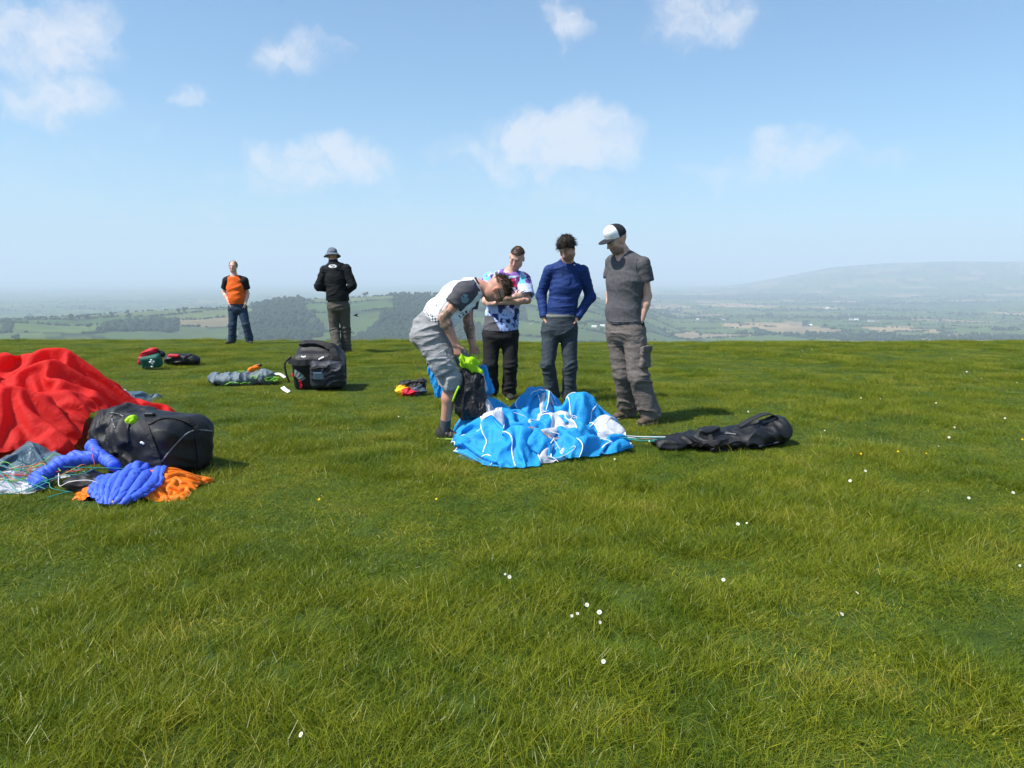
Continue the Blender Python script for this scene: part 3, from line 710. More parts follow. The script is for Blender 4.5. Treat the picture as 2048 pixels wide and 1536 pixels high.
def strands(name, parent, mat, roots, dirs, length, width, seed, curl=.25, droop=.3):
    rg = np.random.default_rng(seed); V = []; F = []
    for p, d in zip(roots, dirs):
        ln = length * rg.uniform(.55, 1.2); d = unit(d + rg.normal(0, curl, 3)); s = unit(np.cross(d, rg.normal(0, 1, 3))) * width * rg.uniform(.6, 1.2); n = unit(np.cross(d, s)) * width * .5; b = len(V); bend = rg.normal(0, curl, 3)
        for t, wf in ((0, 1), (.4, .85), (.75, .5)):
            c = p + d * ln * t + bend * ln * t * t * .5 + V3(0, 0, -droop * ln * t * t); V += [c - s * wf, c + s * wf, c + n * wf]
        V.append(p + d * ln + bend * ln * .5 + V3(0, 0, -droop * ln))
        for r in (0, 3):
            for k in range(3): F.append((b + r + k, b + r + (k + 1) % 3, b + r + 3 + (k + 1) % 3, b + r + 3 + k))
        for k in range(3): F.append((b + 6 + k, b + 6 + (k + 1) % 3, b + 9))
    return mesh_obj(name, V, F, mat, parent)
def scalp_points(c, A, n, seed, test, r=(.104, .082, .098)):
    rg = np.random.default_rng(seed); P = []; Dn = []
    while len(P) < n:
        d = unit(rg.normal(0, 1, 3)); q = d * np.array(r) + np.array((-.012, 0, .028))
        if test(q): P.append(c + q @ A); Dn.append(unit(d / np.array(r)) @ A)
    return np.array(P), np.array(Dn)
def shoe(root, an, to, up_mat, sole_mat, name="shoe"):
    an = np.array(an); to = np.array(to); g = gz(an[0], an[1]); d = unit((to - an) * (1, 1, 0)); L = .27; heel = V3(an[0], an[1], g) - d * .075; A = np.array([d, np.cross((0, 0, 1), d), (0, 0, 1)])
    V = vol_around([heel - (.05, .05, 0), heel + d * .3 + (0, 0, .16), V3(an[0], an[1], g + .1)], .1, .0065)
    V.seg(heel + d * .03 + (0, 0, .05), heel + d * .235 + (0, 0, .035), (.038, .042), (.044, .032), side=A[1], k=.03)
    V.seg(heel + d * .06 + (0, 0, .05), V3(an[0], an[1], g + .105), (.044, .044), (.046, .05), side=A[1], k=.03)
    V.plane(heel + (0, 0, .02), (0, 0, -1)); o = V.obj(name, up_mat, root)
    V = vol_around([heel - (.05, .05, 0), heel + d * .3 + (0, 0, .06)], .08, .007)
    V.seg(heel + d * .03 + (0, 0, .012), heel + d * .24 + (0, 0, .014), (.043, .016), (.048, .015), side=A[1], k=.0)
    V.obj("sole", sole_mat, o); return o
def person(label, J, loc, group=None):
    root = empty("person", loc); tag(root, label, "person", group); return root
def sides(J):
    J['sc'] = unit(J['shL'] - J['shR']); J['sp'] = unit(J['hpL'] - J['hpR'])
    for s in 'LR':
        J.setdefault('hdir' + s, unit(J['wr' + s] - J['el' + s])); J.setdefault('hpn' + s, unit(J['pel'] - J['wr' + s]) if True else 0)
    return J
def trousers(name, root, J, mat, h, o=.022, hem=.0, top=None, amp=.012, w=1.0, kn=.083, an=.083, seed=1.0, legs='LR', short=None, fold_f=(5, 17)):
    keys = ['pel', 'wst', 'hpL', 'hpR', 'knL', 'knR', 'anL', 'anR']; V = vol_around([J[k] for k in keys], .18, h)
    ax = unit(J['wst'] - J['pel'])
    V.seg(J['pel'] - ax * .06, J['pel'] + ax * .14, (.162 * w + o, .116 * w + o), (.150 * w + o, .110 * w + o), side=J['sp'], k=.05)
    V.seg(J['hpL'] - J['sp'] * .02, J['hpR'] + J['sp'] * .02, .105 * w + o * .4, k=.05)
    for s in legs:
        V.seg(J['hp' + s], J['kn' + s], .090 * w + o * .7, kn, k=.022)
        if short is None: V.seg(J['kn' + s], J['an' + s] + V3(0, 0, hem), kn, an, k=.022, fb=True)
        else:
            e = J['kn' + s] * (1 - short) + J['an' + s] * short; V.seg(J['kn' + s], e, kn, an, k=.04, fb=True); V.seg(e - unit(e - J['kn' + s]) * .03, e + unit(e - J['kn' + s]) * .02, an - .018, k=.0, op='s')
    fd = folds(amp, fold_f[0], fold_f[1], seed); zk = (J['knL'][2] + J['knR'][2]) / 2 - .03; zh = J['pel'][2] - .08; za = (J['anL'][2] + J['anR'][2]) / 2 + .06
    wt = (lambda z: 1.0) if short else (lambda z: .30 + .75 * np.exp(-((z - zk) / .09) ** 2) + .55 * np.exp(-((z - zh) / .07) ** 2) + .9 * np.exp(-((z - za) / .07) ** 2))
    V.wrinkle(lambda x, y, z: fd(x, y, z) * wt(z))
    V.plane(top if top is not None else J['wst'], ax)
    return V.obj(name, mat, root, 2)
def tint_fabric(name, rough=.85, bscale=150, bump=.2, wr=None):
    m, nt, b = new_mat(name)
    at = nd(nt, 'ShaderNodeAttribute', attribute_name='tint'); t = nd(nt, 'ShaderNodeTexCoord').outputs['Object']
    n = nd(nt, 'ShaderNodeTexNoise', {'Vector': t, 'Scale': 60, 'Detail': 4})
    c = nd(nt, 'ShaderNodeMix', {0: 1.0, 6: at.outputs['Color'], 7: ramp(nt, n.outputs['Fac'], [(.3, (.88, .88, .88)), (.7, (1.08, 1.08, 1.08))])}, data_type='RGBA', blend_type='MULTIPLY')
    nt.links.new(c.outputs[2], b.inputs['Base Color']); b.inputs['Roughness'].default_value = rough; b.inputs['Specular IOR Level'].default_value = .2
    n2 = nd(nt, 'ShaderNodeTexNoise', {'Vector': t, 'Scale': bscale, 'Detail': 5}); bp = nd(nt, 'ShaderNodeBump', {'Height': n2.outputs['Fac'], 'Strength': bump, 'Distance': .008})
    nt.links.new(bp.outputs[0], b.inputs['Normal']); return m
PRINT = tint_fabric("printed_cotton")
M = {k: fabric(k, *a) if not isinstance(a, dict) else fabric(k, **a) for k, a in {
    'charcoal_cotton': dict(col=(.085, .083, .090), rough=.9, wr=3), 'sleeve_grey': ((.075, .072, .085), .85), 'white_cotton': ((.80, .80, .82), .85, .05),
    'short_grey': dict(col=(.26, .26, .27), rough=.9, var=.14, scale=30, wr=9), 'black_trouser': dict(col=(.014, .014, .016), rough=.85, wr=9), 'shaded_grey_trouser': dict(col=(.040, .052, .066), rough=.85, wr=9),
    'brown_trouser': dict(col=(.135, .115, .105), rough=.85, wr=9), 'olive_trouser': dict(col=(.085, .075, .062), rough=.85, wr=9), 'denim': ((.030, .050, .085), .9, .35, 60),
    'navy_top': dict(col=(.012, .035, .150), rough=.75, var=.15, wr=8), 'black_fleece': ((.010, .011, .013), .95, .3, 60, .4, 200), 'orange_tee': ((.75, .115, .012), .8, .06),
    'black_cotton': ((.013, .013, .017), .9), 'hat_grey': ((.12, .14, .18), .9), 'cap_black': ((.02, .021, .026), .85), 'cap_white': ((.82, .82, .84), .85, .03),
    'shoe_black': ((.03, .03, .028), .7), 'shoe_brown': ((.10, .075, .05), .8), 'sole_tan': ((.22, .18, .13), .8), 'sole_dark': ((.03, .03, .03), .7), 'sole_lime': ((.25, .40, .05), .7), 'sock': ((.07, .07, .075), .95),
    'belt_grey': ((.20, .205, .20), .8), 'black_plastic': ((.012, .012, .012), .35, .1, 40, .02),
    'brown_hair': ((.045, .027, .016), .6, .4, 90), 'dark_hair': ((.025, .017, .012), .55, .4, 90), 'seam_dark': ((.012, .014, .025), .8), 'seam_grey': ((.42, .42, .45), .8), 'lime_edge': ((.45, .75, .02), .6)}.items()}
def check_mat():
    m, nt, b = new_mat("checked_belt"); t = nd(nt, 'ShaderNodeTexCoord').outputs['Object']
    mp = nd(nt, 'ShaderNodeMapping', {'Vector': t, 'Rotation': (0, R(-40), 0)})
    c = nd(nt, 'ShaderNodeTexChecker', {'Vector': mp.outputs[0], 'Scale': 62, 'Color1': (.75, .75, .77, 1), 'Color2': (.06, .06, .07, 1)})
    nt.links.new(c.outputs[0], b.inputs['Base Color']); b.inputs['Roughness'].default_value = .8; return m
M['check'] = check_mat()
def onground(p, dz): return V3(p[0], p[1], gz(p[0], p[1]) + dz)
def stance(J, s, p, d):
    J['an' + s] = onground(p, .095); d = unit(V3(d[0], d[1], 0)); J['to' + s] = onground(J['an' + s] + d * .15, .045)
def limb_sleeve(name, parent, mat, a, b, frac, r0, r1, h, amp=.008, seed=2., o=None, k=.0, fx=6, fz=20):
    e = a * (1 - frac) + b * frac; V = vol_around([a, e], .14, h); V.seg(a, e, r0, r1, k=0, fb=True); V.seg(e - unit(e - a) * .035, e + unit(e - a) * .02, r1 - .012, k=0, op='s')
    V.wrinkle(folds(amp, fx, fz, seed, axis=e - a)); return V.obj(name, mat, parent, 1)
def long_sleeve(name, parent, mat, a, b, c, r, h, amp=.006, seed=2.):
    V = vol_around([a, b, c], .14, h); V.seg(a, b, r[0], r[1], k=.03); V.seg(b, c, r[1], r[2], k=.03, fb=True); V.wrinkle(folds(amp, 6, 26, seed, axis=c - a)); return V.obj(name, mat, parent, 1)
def ring(name, parent, mat, c, ax, side, ru, rv, w, h=.007):
    ax = unit(ax); V = vol_around([c - .2, c + .2], .05, h); V.seg(c - ax * w / 2, c + ax * w / 2, (ru, rv), (ru, rv), side=side, k=0, fa=True, fb=True); return V.obj(name, mat, parent, 1)

# ---- the man bending over the canopy
def bending_man():
    Y = 6.3; J = dict(pel=PX(864, 656, Y + .05), wst=PX(883, 629, Y + .05), chs=PX(914, 598, Y + .05), nck=PX(952, 574, Y + .05), hd=PX(994, 578, Y + .04),
        shR=PX(930, 584, Y - .13), shL=PX(938, 590, Y + .23), elR=PX(887, 635, Y - .17), wrR=PX(911, 688, Y - .14), elL=PX(936, 641, Y + .2), wrL=PX(945, 690, Y + .12),
        hpR=PX(859, 674, Y - .06), hpL=PX(870, 670, Y + .17), knR=PX(902, 763, Y - .1), knL=PX(948, 757, Y + .22), hdirR=V3(.22, .1, -1), hdirL=V3(.1, -.1, -1), hpnR=V3(.5, 1, 0), hpnL=V3(0, -1, 0))
    sides(J); stance(J, 'R', PX(889, 864, Y - .02), (1, -.25)); stance(J, 'L', (J['knL'][0] + .02, Y + .24), (1, -.2))
    A = frame((.28, .06, -.95), (.9, -.02, .36)); h = .0058
    root = person("person in white and grey polo shirt and cargo shorts bending over, pulling at bunched cloth", J, onground(J['anR'], 0))
    def tattoo(V, C):
        m = np.zeros(len(V))
        for s, lo, hi in (('R', .25, 1.45), ('L', .1, 1.9)):
            a, b, c = J['sh' + s], J['el' + s], J['wr' + s]
            d1 = np.linalg.norm(V - (a + np.clip(((V - a) @ (b - a)) / ((b - a) @ (b - a)), 0, 1)[:, None] * (b - a)), axis=1); t2 = np.clip(((V - b) @ (c - b)) / ((c - b) @ (c - b)), 0, 1)
            d2 = np.linalg.norm(V - (b + t2[:, None] * (c - b)), axis=1); m = np.maximum(m, ((d1 < .06) | ((d2 < .055) & (t2 < (.4 if s == 'R' else .8)))).astype(float))
        n = fbm(V[:, 0] * 26, V[:, 1] * 26, V[:, 2] * 26, 3); a = m * np.clip((n - .44) * 9, 0, .72)
        return C * (1 - a[:, None]) + np.array((.06, .075, .06)) * a[:, None]
    body("bend", root, J, A, tints(J, A, (.46, .235, .165), hair=(.09, .05, .03), stubble=((.25, .15, .11), .45), scalp=.35, extra=tattoo), h, hands=(.55, .45))
    # polo: white trunk, grey yoke and sleeves
    V = vol_around([J[k] for k in ('pel', 'chs', 'nck', 'shL', 'shR')], .22, .0075); torso(V, J, .018, .012)
    V.wrinkle(folds(.012, 4, 13, 4.2, axis=(.75, 0, .6))); ax = unit(J['wst'] - J['pel'])
    V.plane(J['pel'] + ax * .055, -ax); nk = unit(J['nck'] - J['chs']); V.plane(J['nck'] + nk * .03, nk)
    c0 = J['chs'] + V3(.08, -.14, -.12)
    def logo(P):
        C = np.tile((.80, .80, .82), (len(P), 1)); q = P - PX(932, 628, Y - .1); a = q @ unit(V3(.9, 0, .45)); b = q @ unit(V3(-.45, 0, .9)); n = vnoise(a * 60 + 3, b * 70, a * 0)
        return np.where(((np.abs(a) < .065) & (np.abs(b) < .024) & (n > .42) & (np.abs(a + .012) > .007) & (P[:, 1] < Y + .02))[:, None], np.array((.03, .03, .04)), C)
    sh = V.obj("shirt", PRINT, root, 2, tint=logo)
    for a in ([(905, 590), (890, 606), (879, 625), (875, 645)], [(893, 575), (880, 592), (872, 612)]): pipe_on(V, a, "seam", M['seam_grey'], sh, .003, .0005, y0=5.7, y1=6.8)
    for s in 'RL':
        e = J['sh' + s] * .48 + J['el' + s] * .52; V = vol_around([J['sh' + s], e, J['nck']], .17, .0065)
        V.seg(J['sh' + s] + (J['el' + s] - J['sh' + s]) * .05, e, .085, .079, k=0, fb=True); V.seg(J['sh' + s], J['nck'] * .75 + J['sh' + s] * .25, (.083, .083), (.074, .074), k=.05)
        V.seg(e - unit(e - J['sh' + s]) * .03, e + unit(e - J['sh' + s]) * .03, .066, k=0, op='s'); V.plane(J['nck'] + nk * .02, nk); V.wrinkle(folds(.006, 6, 18, 7.))
        pc = PX(930, 597, Y - .2)
        V.obj("sleeve", PRINT, sh, 1, tint=lambda P: np.where(((P - pc) @ (P - pc).T if False else ((np.abs((P - pc)[:, 0]) / .032) ** 2 + (np.abs((P - pc)[:, 2]) / .038) ** 2 < 1) & (P[:, 1] < Y - .1) & (vnoise(P[:, 0] * 70, P[:, 1] * 0, P[:, 2] * 70) > .3))[:, None], np.array((.20, .27, .33)), np.array((.075, .072, .085))))
    V = vol_around([J['nck'] - .12, J['nck'] + .12], .05, .006); V.seg(J['nck'] - nk * .03, J['nck'] + nk * .045, .079, .072, k=0, fa=True, fb=True); V.seg(J['nck'], J['nck'] + nk * .06, .064, k=0, op='s'); V.obj("collar", M['black_cotton'], sh)
    tr = trousers("shorts", root, J, M['short_grey'], .0072, o=.030, amp=.018, kn=.100, an=.103, short=.06, seed=3.3, top=J['pel'] + ax * .075, w=1.02, fold_f=(4.5, 15))
    ring("belt", tr, M['check'], J['pel'] + ax * .085, ax, J['sp'], .186, .142, .05)
    for s, sgn in (('R', 1),):
        p = J['hp' + s] * .42 + J['kn' + s] * .58; d = unit(J['kn' + s] - J['hp' + s]); B = np.array([V3(0, 1, 0), d, unit(np.cross((0, 1, 0), d))]); V = vol_around([p - .14, p + .14], .06, .0065)
        V.box(p + V3(.0, -.125, 0), (.02, .085, .085), B, r=.016, k=0); V.wrinkle(folds(.012, 7, 18, 9.)); o = V.obj("cargo_pocket", M['short_grey'], tr)
        V = vol_around([p - .14, p + .14], .06, .0065); V.box(p + V3(.0, -.147, 0) - d * .07, (.008, .03, .088), B, r=.006, k=0); V.obj("pocket_flap", M['short_grey'], o)
    for s in 'RL':
        shoe(root, J['an' + s], J['to' + s], M['shoe_black'], M['sole_lime']); V = vol_around([J['an' + s]], .15, .006); V.seg(J['an' + s] - V3(0, 0, .05), J['an' + s] * .8 + J['kn' + s] * .2, .042, .047, k=0, fb=True); V.obj("sock", M['sock'], root)
        for q in range(4):      # pale laces and flashes on the trainers
            d = unit((J['to' + s] - J['an' + s]) * (1, 1, 0)); l = np.cross((0, 0, 1), d); c = onground(J['an' + s] + d * (.03 + .035 * q), .085 - .011 * q); Vv, Ff = tube([c - l * .046 - V3(0, 0, .03), c - l * .03, c + l * .03, c + l * .046 - V3(0, 0, .03)], .004, 5); mesh_obj("lace", Vv, Ff, M['sole_tan'], root)
    # hair: short at the sides, tousled on top
    P, D = scalp_points(J['hd'], A, 900, 4, lambda q: q[2] > .05 and q[0] < .08 or (q[2] > .02 and q[0] < -.06)); strands("hair", root, M['brown_hair'], P - D * .006, D * .6 + A[0] * .25 + A[2] * .25, .045, .0022, 5, .35, .1)
    def L(f, l, u): return J['hd'] + f * A[0] + l * A[1] + u * A[2]
    g = []
    for q in (-1, 1):
        Vv, Ff = tube([L(-.012, q * .083, .012), L(.05, q * .081, .014), L(.098, q * .066, .012)], .0032, 6); g.append((Vv, Ff))
    gl = mesh_obj("glasses", *g[0], M['black_plastic'], root); mesh_obj("temple_arm", *g[1], M['black_plastic'], gl)
    for q in (-1, 1):
        lo = [L(.104 + .0 * t, q * (.034 + .028 * math.cos(t)), .004 + .017 * math.sin(t)) for t in np.linspace(0, 2 * math.pi, 15)]; Vv, Ff = tube(lo, .0028, 5); mesh_obj("lens_rim", Vv, Ff, M['black_plastic'], gl)
        mesh_obj("lens", [p for p in lo[:-1]], [tuple(range(14))], M['black_plastic'], gl)
    return J
# ---- the man with folded arms in the printed T-shirt
def folded_arms_man():
    Y = 8.53; J = dict(pel=PX(1001, 660, Y), wst=PX(1003, 630, Y + .02), chs=PX(1010, 586, Y + .03), nck=PX(1020, 546, Y + .03), hd=PX(1034, 515, Y - .06),
        shR=PX(980, 560, Y), shL=PX(1046, 560, Y), elR=PX(972, 602, Y - .13), elL=PX(1055, 600, Y - .13), wrR=PX(1028, 594, Y - .25), wrL=PX(990, 606, Y - .21),
        hpR=PX(984, 670, Y), hpL=PX(1019, 668, Y), knR=PX(981, 728, Y - .06), knL=PX(1021, 728, Y - .06), hdirR=V3(1, .15, .3), hpnR=V3(-.1, 1, 0), hdirL=V3(-1, .3, .1), hpnL=V3(0, 1, 0))
    sides(J); stance(J, 'R', PX(984, 790, Y + .02), (-.35, -1)); stance(J, 'L', PX(1018, 790, Y), (.15, -1))
    A = frame((-.30, -.78, -.52), (.22, 0, 1)); root = person("person in bright splash-print T-shirt and black trousers standing with folded arms", J, onground(J['pel'], 0))
    body("fold", root, J, A, tints(J, A, (.58, .35, .27), hair=(.05, .036, .026), stubble=((.30, .19, .15), .35), scalp=.45), .0062, hands=(.25, .2))
    V = vol_around([J[k] for k in ('pel', 'chs', 'nck', 'shL', 'shR', 'elL', 'elR')], .2, .0075); torso(V, J, .026, .01)
    V.seg(J['pel'] - V3(0, 0, .03), J['wst'], (.188, .142), (.176, .14), side=J['sp'], k=.04)
    V.wrinkle(folds(.012, 4, 9, 2.6)); V.plane(J['pel'] + V3(0, 0, .005), (0, 0.1, -1)); V.ell(J['nck'] + V3(.0, -.05, .055), (.085, .085, .07), k=.0, op='s')
    zt = J['nck'][2]; zb = J['pel'][2]; x0 = J['chs'][0]
    def paint(P):
        x, y, z = P.T; t = (z - zb) / (zt - zb); n1 = fbm(x * 16, y * 9, z * 16, 3); n2 = fbm(x * 22 + 9, y * 12, z * 20 + 4, 3); n3 = fbm(x * 34 + 2, y * 20, z * 30, 2); C = np.tile((.62, .66, .86), (len(P), 1))
        def m(mask, c): C[mask] = c
        up = t > .52
        m(up & (n1 > .46), (.75, .80, .92)); m(up & (n1 > .55), (.25, .62, .72)); m(up & (n2 > .59), (.10, .07, .26)); m(up & (n3 > .66), (.62, .10, .42)); m(up & (n3 < .34), (.85, .72, .85))
        m(up & (np.hypot((x - x0 - .05) / .9, z - (zb + .74 * (zt - zb))) < .085 + .05 * n1) & (n2 > .40), (.70, .03, .12)); m(up & (n1 < .31), (.20, .03, .16))
        md = (t <= .52) & (t > .30); m(md, (.33, .38, .64)); m(md & (n2 > .5), (.45, .52, .80)); m(md & (n1 > .58), (.05, .05, .16))
        lo = t <= .30; m(lo, (.42, .54, .88)); m(lo & (n3 > .57), (.10, .14, .36)); ar = np.abs(np.hypot((x - x0 - .02) / 1.2, z - (zb + .34 * (zt - zb))) - .11) < .024; m(lo & ar & (n2 > .4), (.03, .035, .13))
        m((t < .26) & (x < x0 - .03 - (t + .05) * .35), (.10, .095, .11)); m((z > zt - .03) & (np.abs(x - J['nck'][0]) < .12), (.24, .12, .45)); return C
    sh = V.obj("shirt", PRINT, root, 2, tint=paint)
    for s in 'LR':
        e = J['sh' + s] * .2 + J['el' + s] * .8; V = vol_around([J['sh' + s], e], .15, .007); V.seg(J['sh' + s] + V3(0, 0, .005), e, .082, .089, k=0, fb=True); V.seg(e - unit(e - J['sh' + s]) * .03, e + unit(e - J['sh' + s]) * .03, .076, k=0, op='s'); V.wrinkle(folds(.009, 6, 14, 5.5))
        zs = J['sh' + s][2]
        def pt(P):
            n = fbm(P[:, 0] * 18, P[:, 1] * 18, P[:, 2] * 18, 3); C = np.tile((.50, .58, .84), (len(P), 1)); t_ = P[:, 2] > zs - .04; C[t_ & (n > .5)] = (.15, .50, .62); C[t_ & (n < .42)] = (.13, .06, .30); C[t_ & (np.abs(n - .46) < .015)] = (.6, .15, .5); return C
        V.obj("sleeve", PRINT, sh, 1, tint=pt)
    trousers("trousers", root, J, M['black_trouser'], .008, o=.024, amp=.012, kn=.076, an=.080, seed=6.1, hem=-.03, top=J['pel'] + V3(0, 0, .06))
    for s in 'RL': shoe(root, J['an' + s], J['to' + s], M['shoe_black'], M['sole_lime'])
    P, D = scalp_points(J['hd'], A, 2200, 14, lambda q: q[2] > .062 - .35 * max(0, -q[0]) + .12 * max(0, q[0]) and q[0] < .075, (.0985, .0755, .0925))
    strands("hair", root, fabric('cropped_hair', (.075, .052, .036), .8, .35, 200, .5, 300), P - D * .003, D + A[0] * .4, .013, .0024, 5, .25, .1)
# ---- the man in the blue base layer
def blue_top_man():
    Y = 8.15; J = dict(pel=PX(1119, 648, Y), wst=PX(1124, 614, Y + .01), chs=PX(1131, 572, Y + .02), nck=PX(1132, 526, Y), hd=PX(1134, 497, Y - .12),
        shR=PX(1099, 542, Y), shL=PX(1165, 542, Y), elR=PX(1082, 590, Y + .08), elL=PX(1181, 594, Y + .08), wrR=PX(1088, 635, Y - .035), wrL=PX(1153, 636, Y - .04), hdirR=V3(.3, .25, -1), hdirL=V3(-.3, .25, -1), hpnR=V3(1, 0, 0), hpnL=V3(-1, 0, 0),
        hpR=PX(1102, 658, Y), hpL=PX(1137, 658, Y), knR=PX(1096, 729, Y - .07), knL=PX(1140, 729, Y - .05))
    sides(J); stance(J, 'R', PX(1107, 800, Y + .02), (-.3, -1)); stance(J, 'L', PX(1137, 800, Y), (.3, -1))
    A = frame((-.42, -.66, -.60), (-.08, 0, 1)); root = person("person in tight navy blue long-sleeved top and grey trousers darkened to a shaded teal, hands in pockets", J, onground(J['pel'], 0))
    body("blue", root, J, A, tints(J, A, (.50, .28, .20), hair=(.05, .032, .02), stubble=((.13, .08, .06), .6)), .0062, w=.95, hands=(.3, .3))
    V = vol_around([J[k] for k in ('pel', 'chs', 'nck', 'shL', 'shR')], .2, .0072); torso(V, J, .010, w=.97); V.seg(J['nck'] - V3(0, 0, .02), J['nck'] * .78 + (J['hd'] - .02 * A[0] - .075 * A[2]) * .22, .076, .072, k=.03, fb=True)
    V.wrinkle(folds(.008, 3.5, 19, 3.7)); V.plane(J['pel'] + V3(0, 0, .09), (0, 0, -1)); sh = V.obj("shirt", M['navy_top'], root, 1)
    for a in ([(1117, 531), (1109, 541), (1104, 556), (1103, 572)], [(1147, 531), (1154, 541), (1158, 556), (1159, 572)], [(1102, 575), (1101, 600), (1099, 622)], [(1158, 575), (1154, 600), (1151, 622)]): pipe_on(V, a, "seam", M['seam_dark'], sh, .002, .0, y0=7.5, y1=8.6)
    pipe_on(V, [(1090, 626), (1105, 628), (1124, 629), (1145, 628), (1155, 626)], "hem", M['navy_top'], sh, .005, .001, y0=7.5, y1=8.6)
    for s in 'LR': long_sleeve("sleeve", sh, M['navy_top'], J['sh' + s], J['el' + s], J['wr' + s], (.068, .055, .044), .0065, .005, 4. + (s == 'L'))
    zp = [PX(1127, 530, Y - .135), PX(1126, 542, Y - .148), PX(1125, 554, Y - .148)]; mesh_obj("zip", *tube(zp, .004, 5), M['black_plastic'], sh); q = PX(1149, 530, Y - .125); mesh_obj("logo", *tube([q - V3(.008, 0, -.004), q + V3(.008, 0, -.004)], .004, 5), M['white_cotton'], sh)
    tr = trousers("trousers", root, J, M['shaded_grey_trouser'], .0078, o=.020, amp=.012, kn=.073, an=.076, seed=8.4, hem=-.03, top=J['pel'] + V3(0, 0, .105), w=.98)  # shade on the grey trousers is put into their dark teal base colour
    ring("belt", tr, M['belt_grey'], J['pel'] + V3(0, 0, .088), (0, 0, 1), J['sp'], .176, .132, .036)
    for s in 'RL': shoe(root, J['an' + s], J['to' + s], M['shoe_brown'], M['sole_dark'])
    V = vol_around([J['hd']], .17, .005); V.ell(J['hd'] - .016 * A[0] + .042 * A[2], (.108, .086, .098), A, k=0); V.plane(J['hd'] + .070 * A[0], A[0] * .8 - A[2] * .5); V.plane(J['hd'] + .0 * A[2], -A[2] + A[0] * .8); V.wrinkle(folds(.012, 16, 16, 2.)); o = V.obj("hair", M['dark_hair'], root)
    P, D = scalp_points(J['hd'], A, 800, 8, lambda q: q[2] > .035 and q[0] < .085 or (q[2] > -.01 and q[0] < -.04), (.106, .085, .1)); strands("hair_lock", o, M['dark_hair'], P, D * .7 + V3(0, 0, .2) + A[0] * .5 + A[1] * .2, .042, .0024, 5, .32, .15)
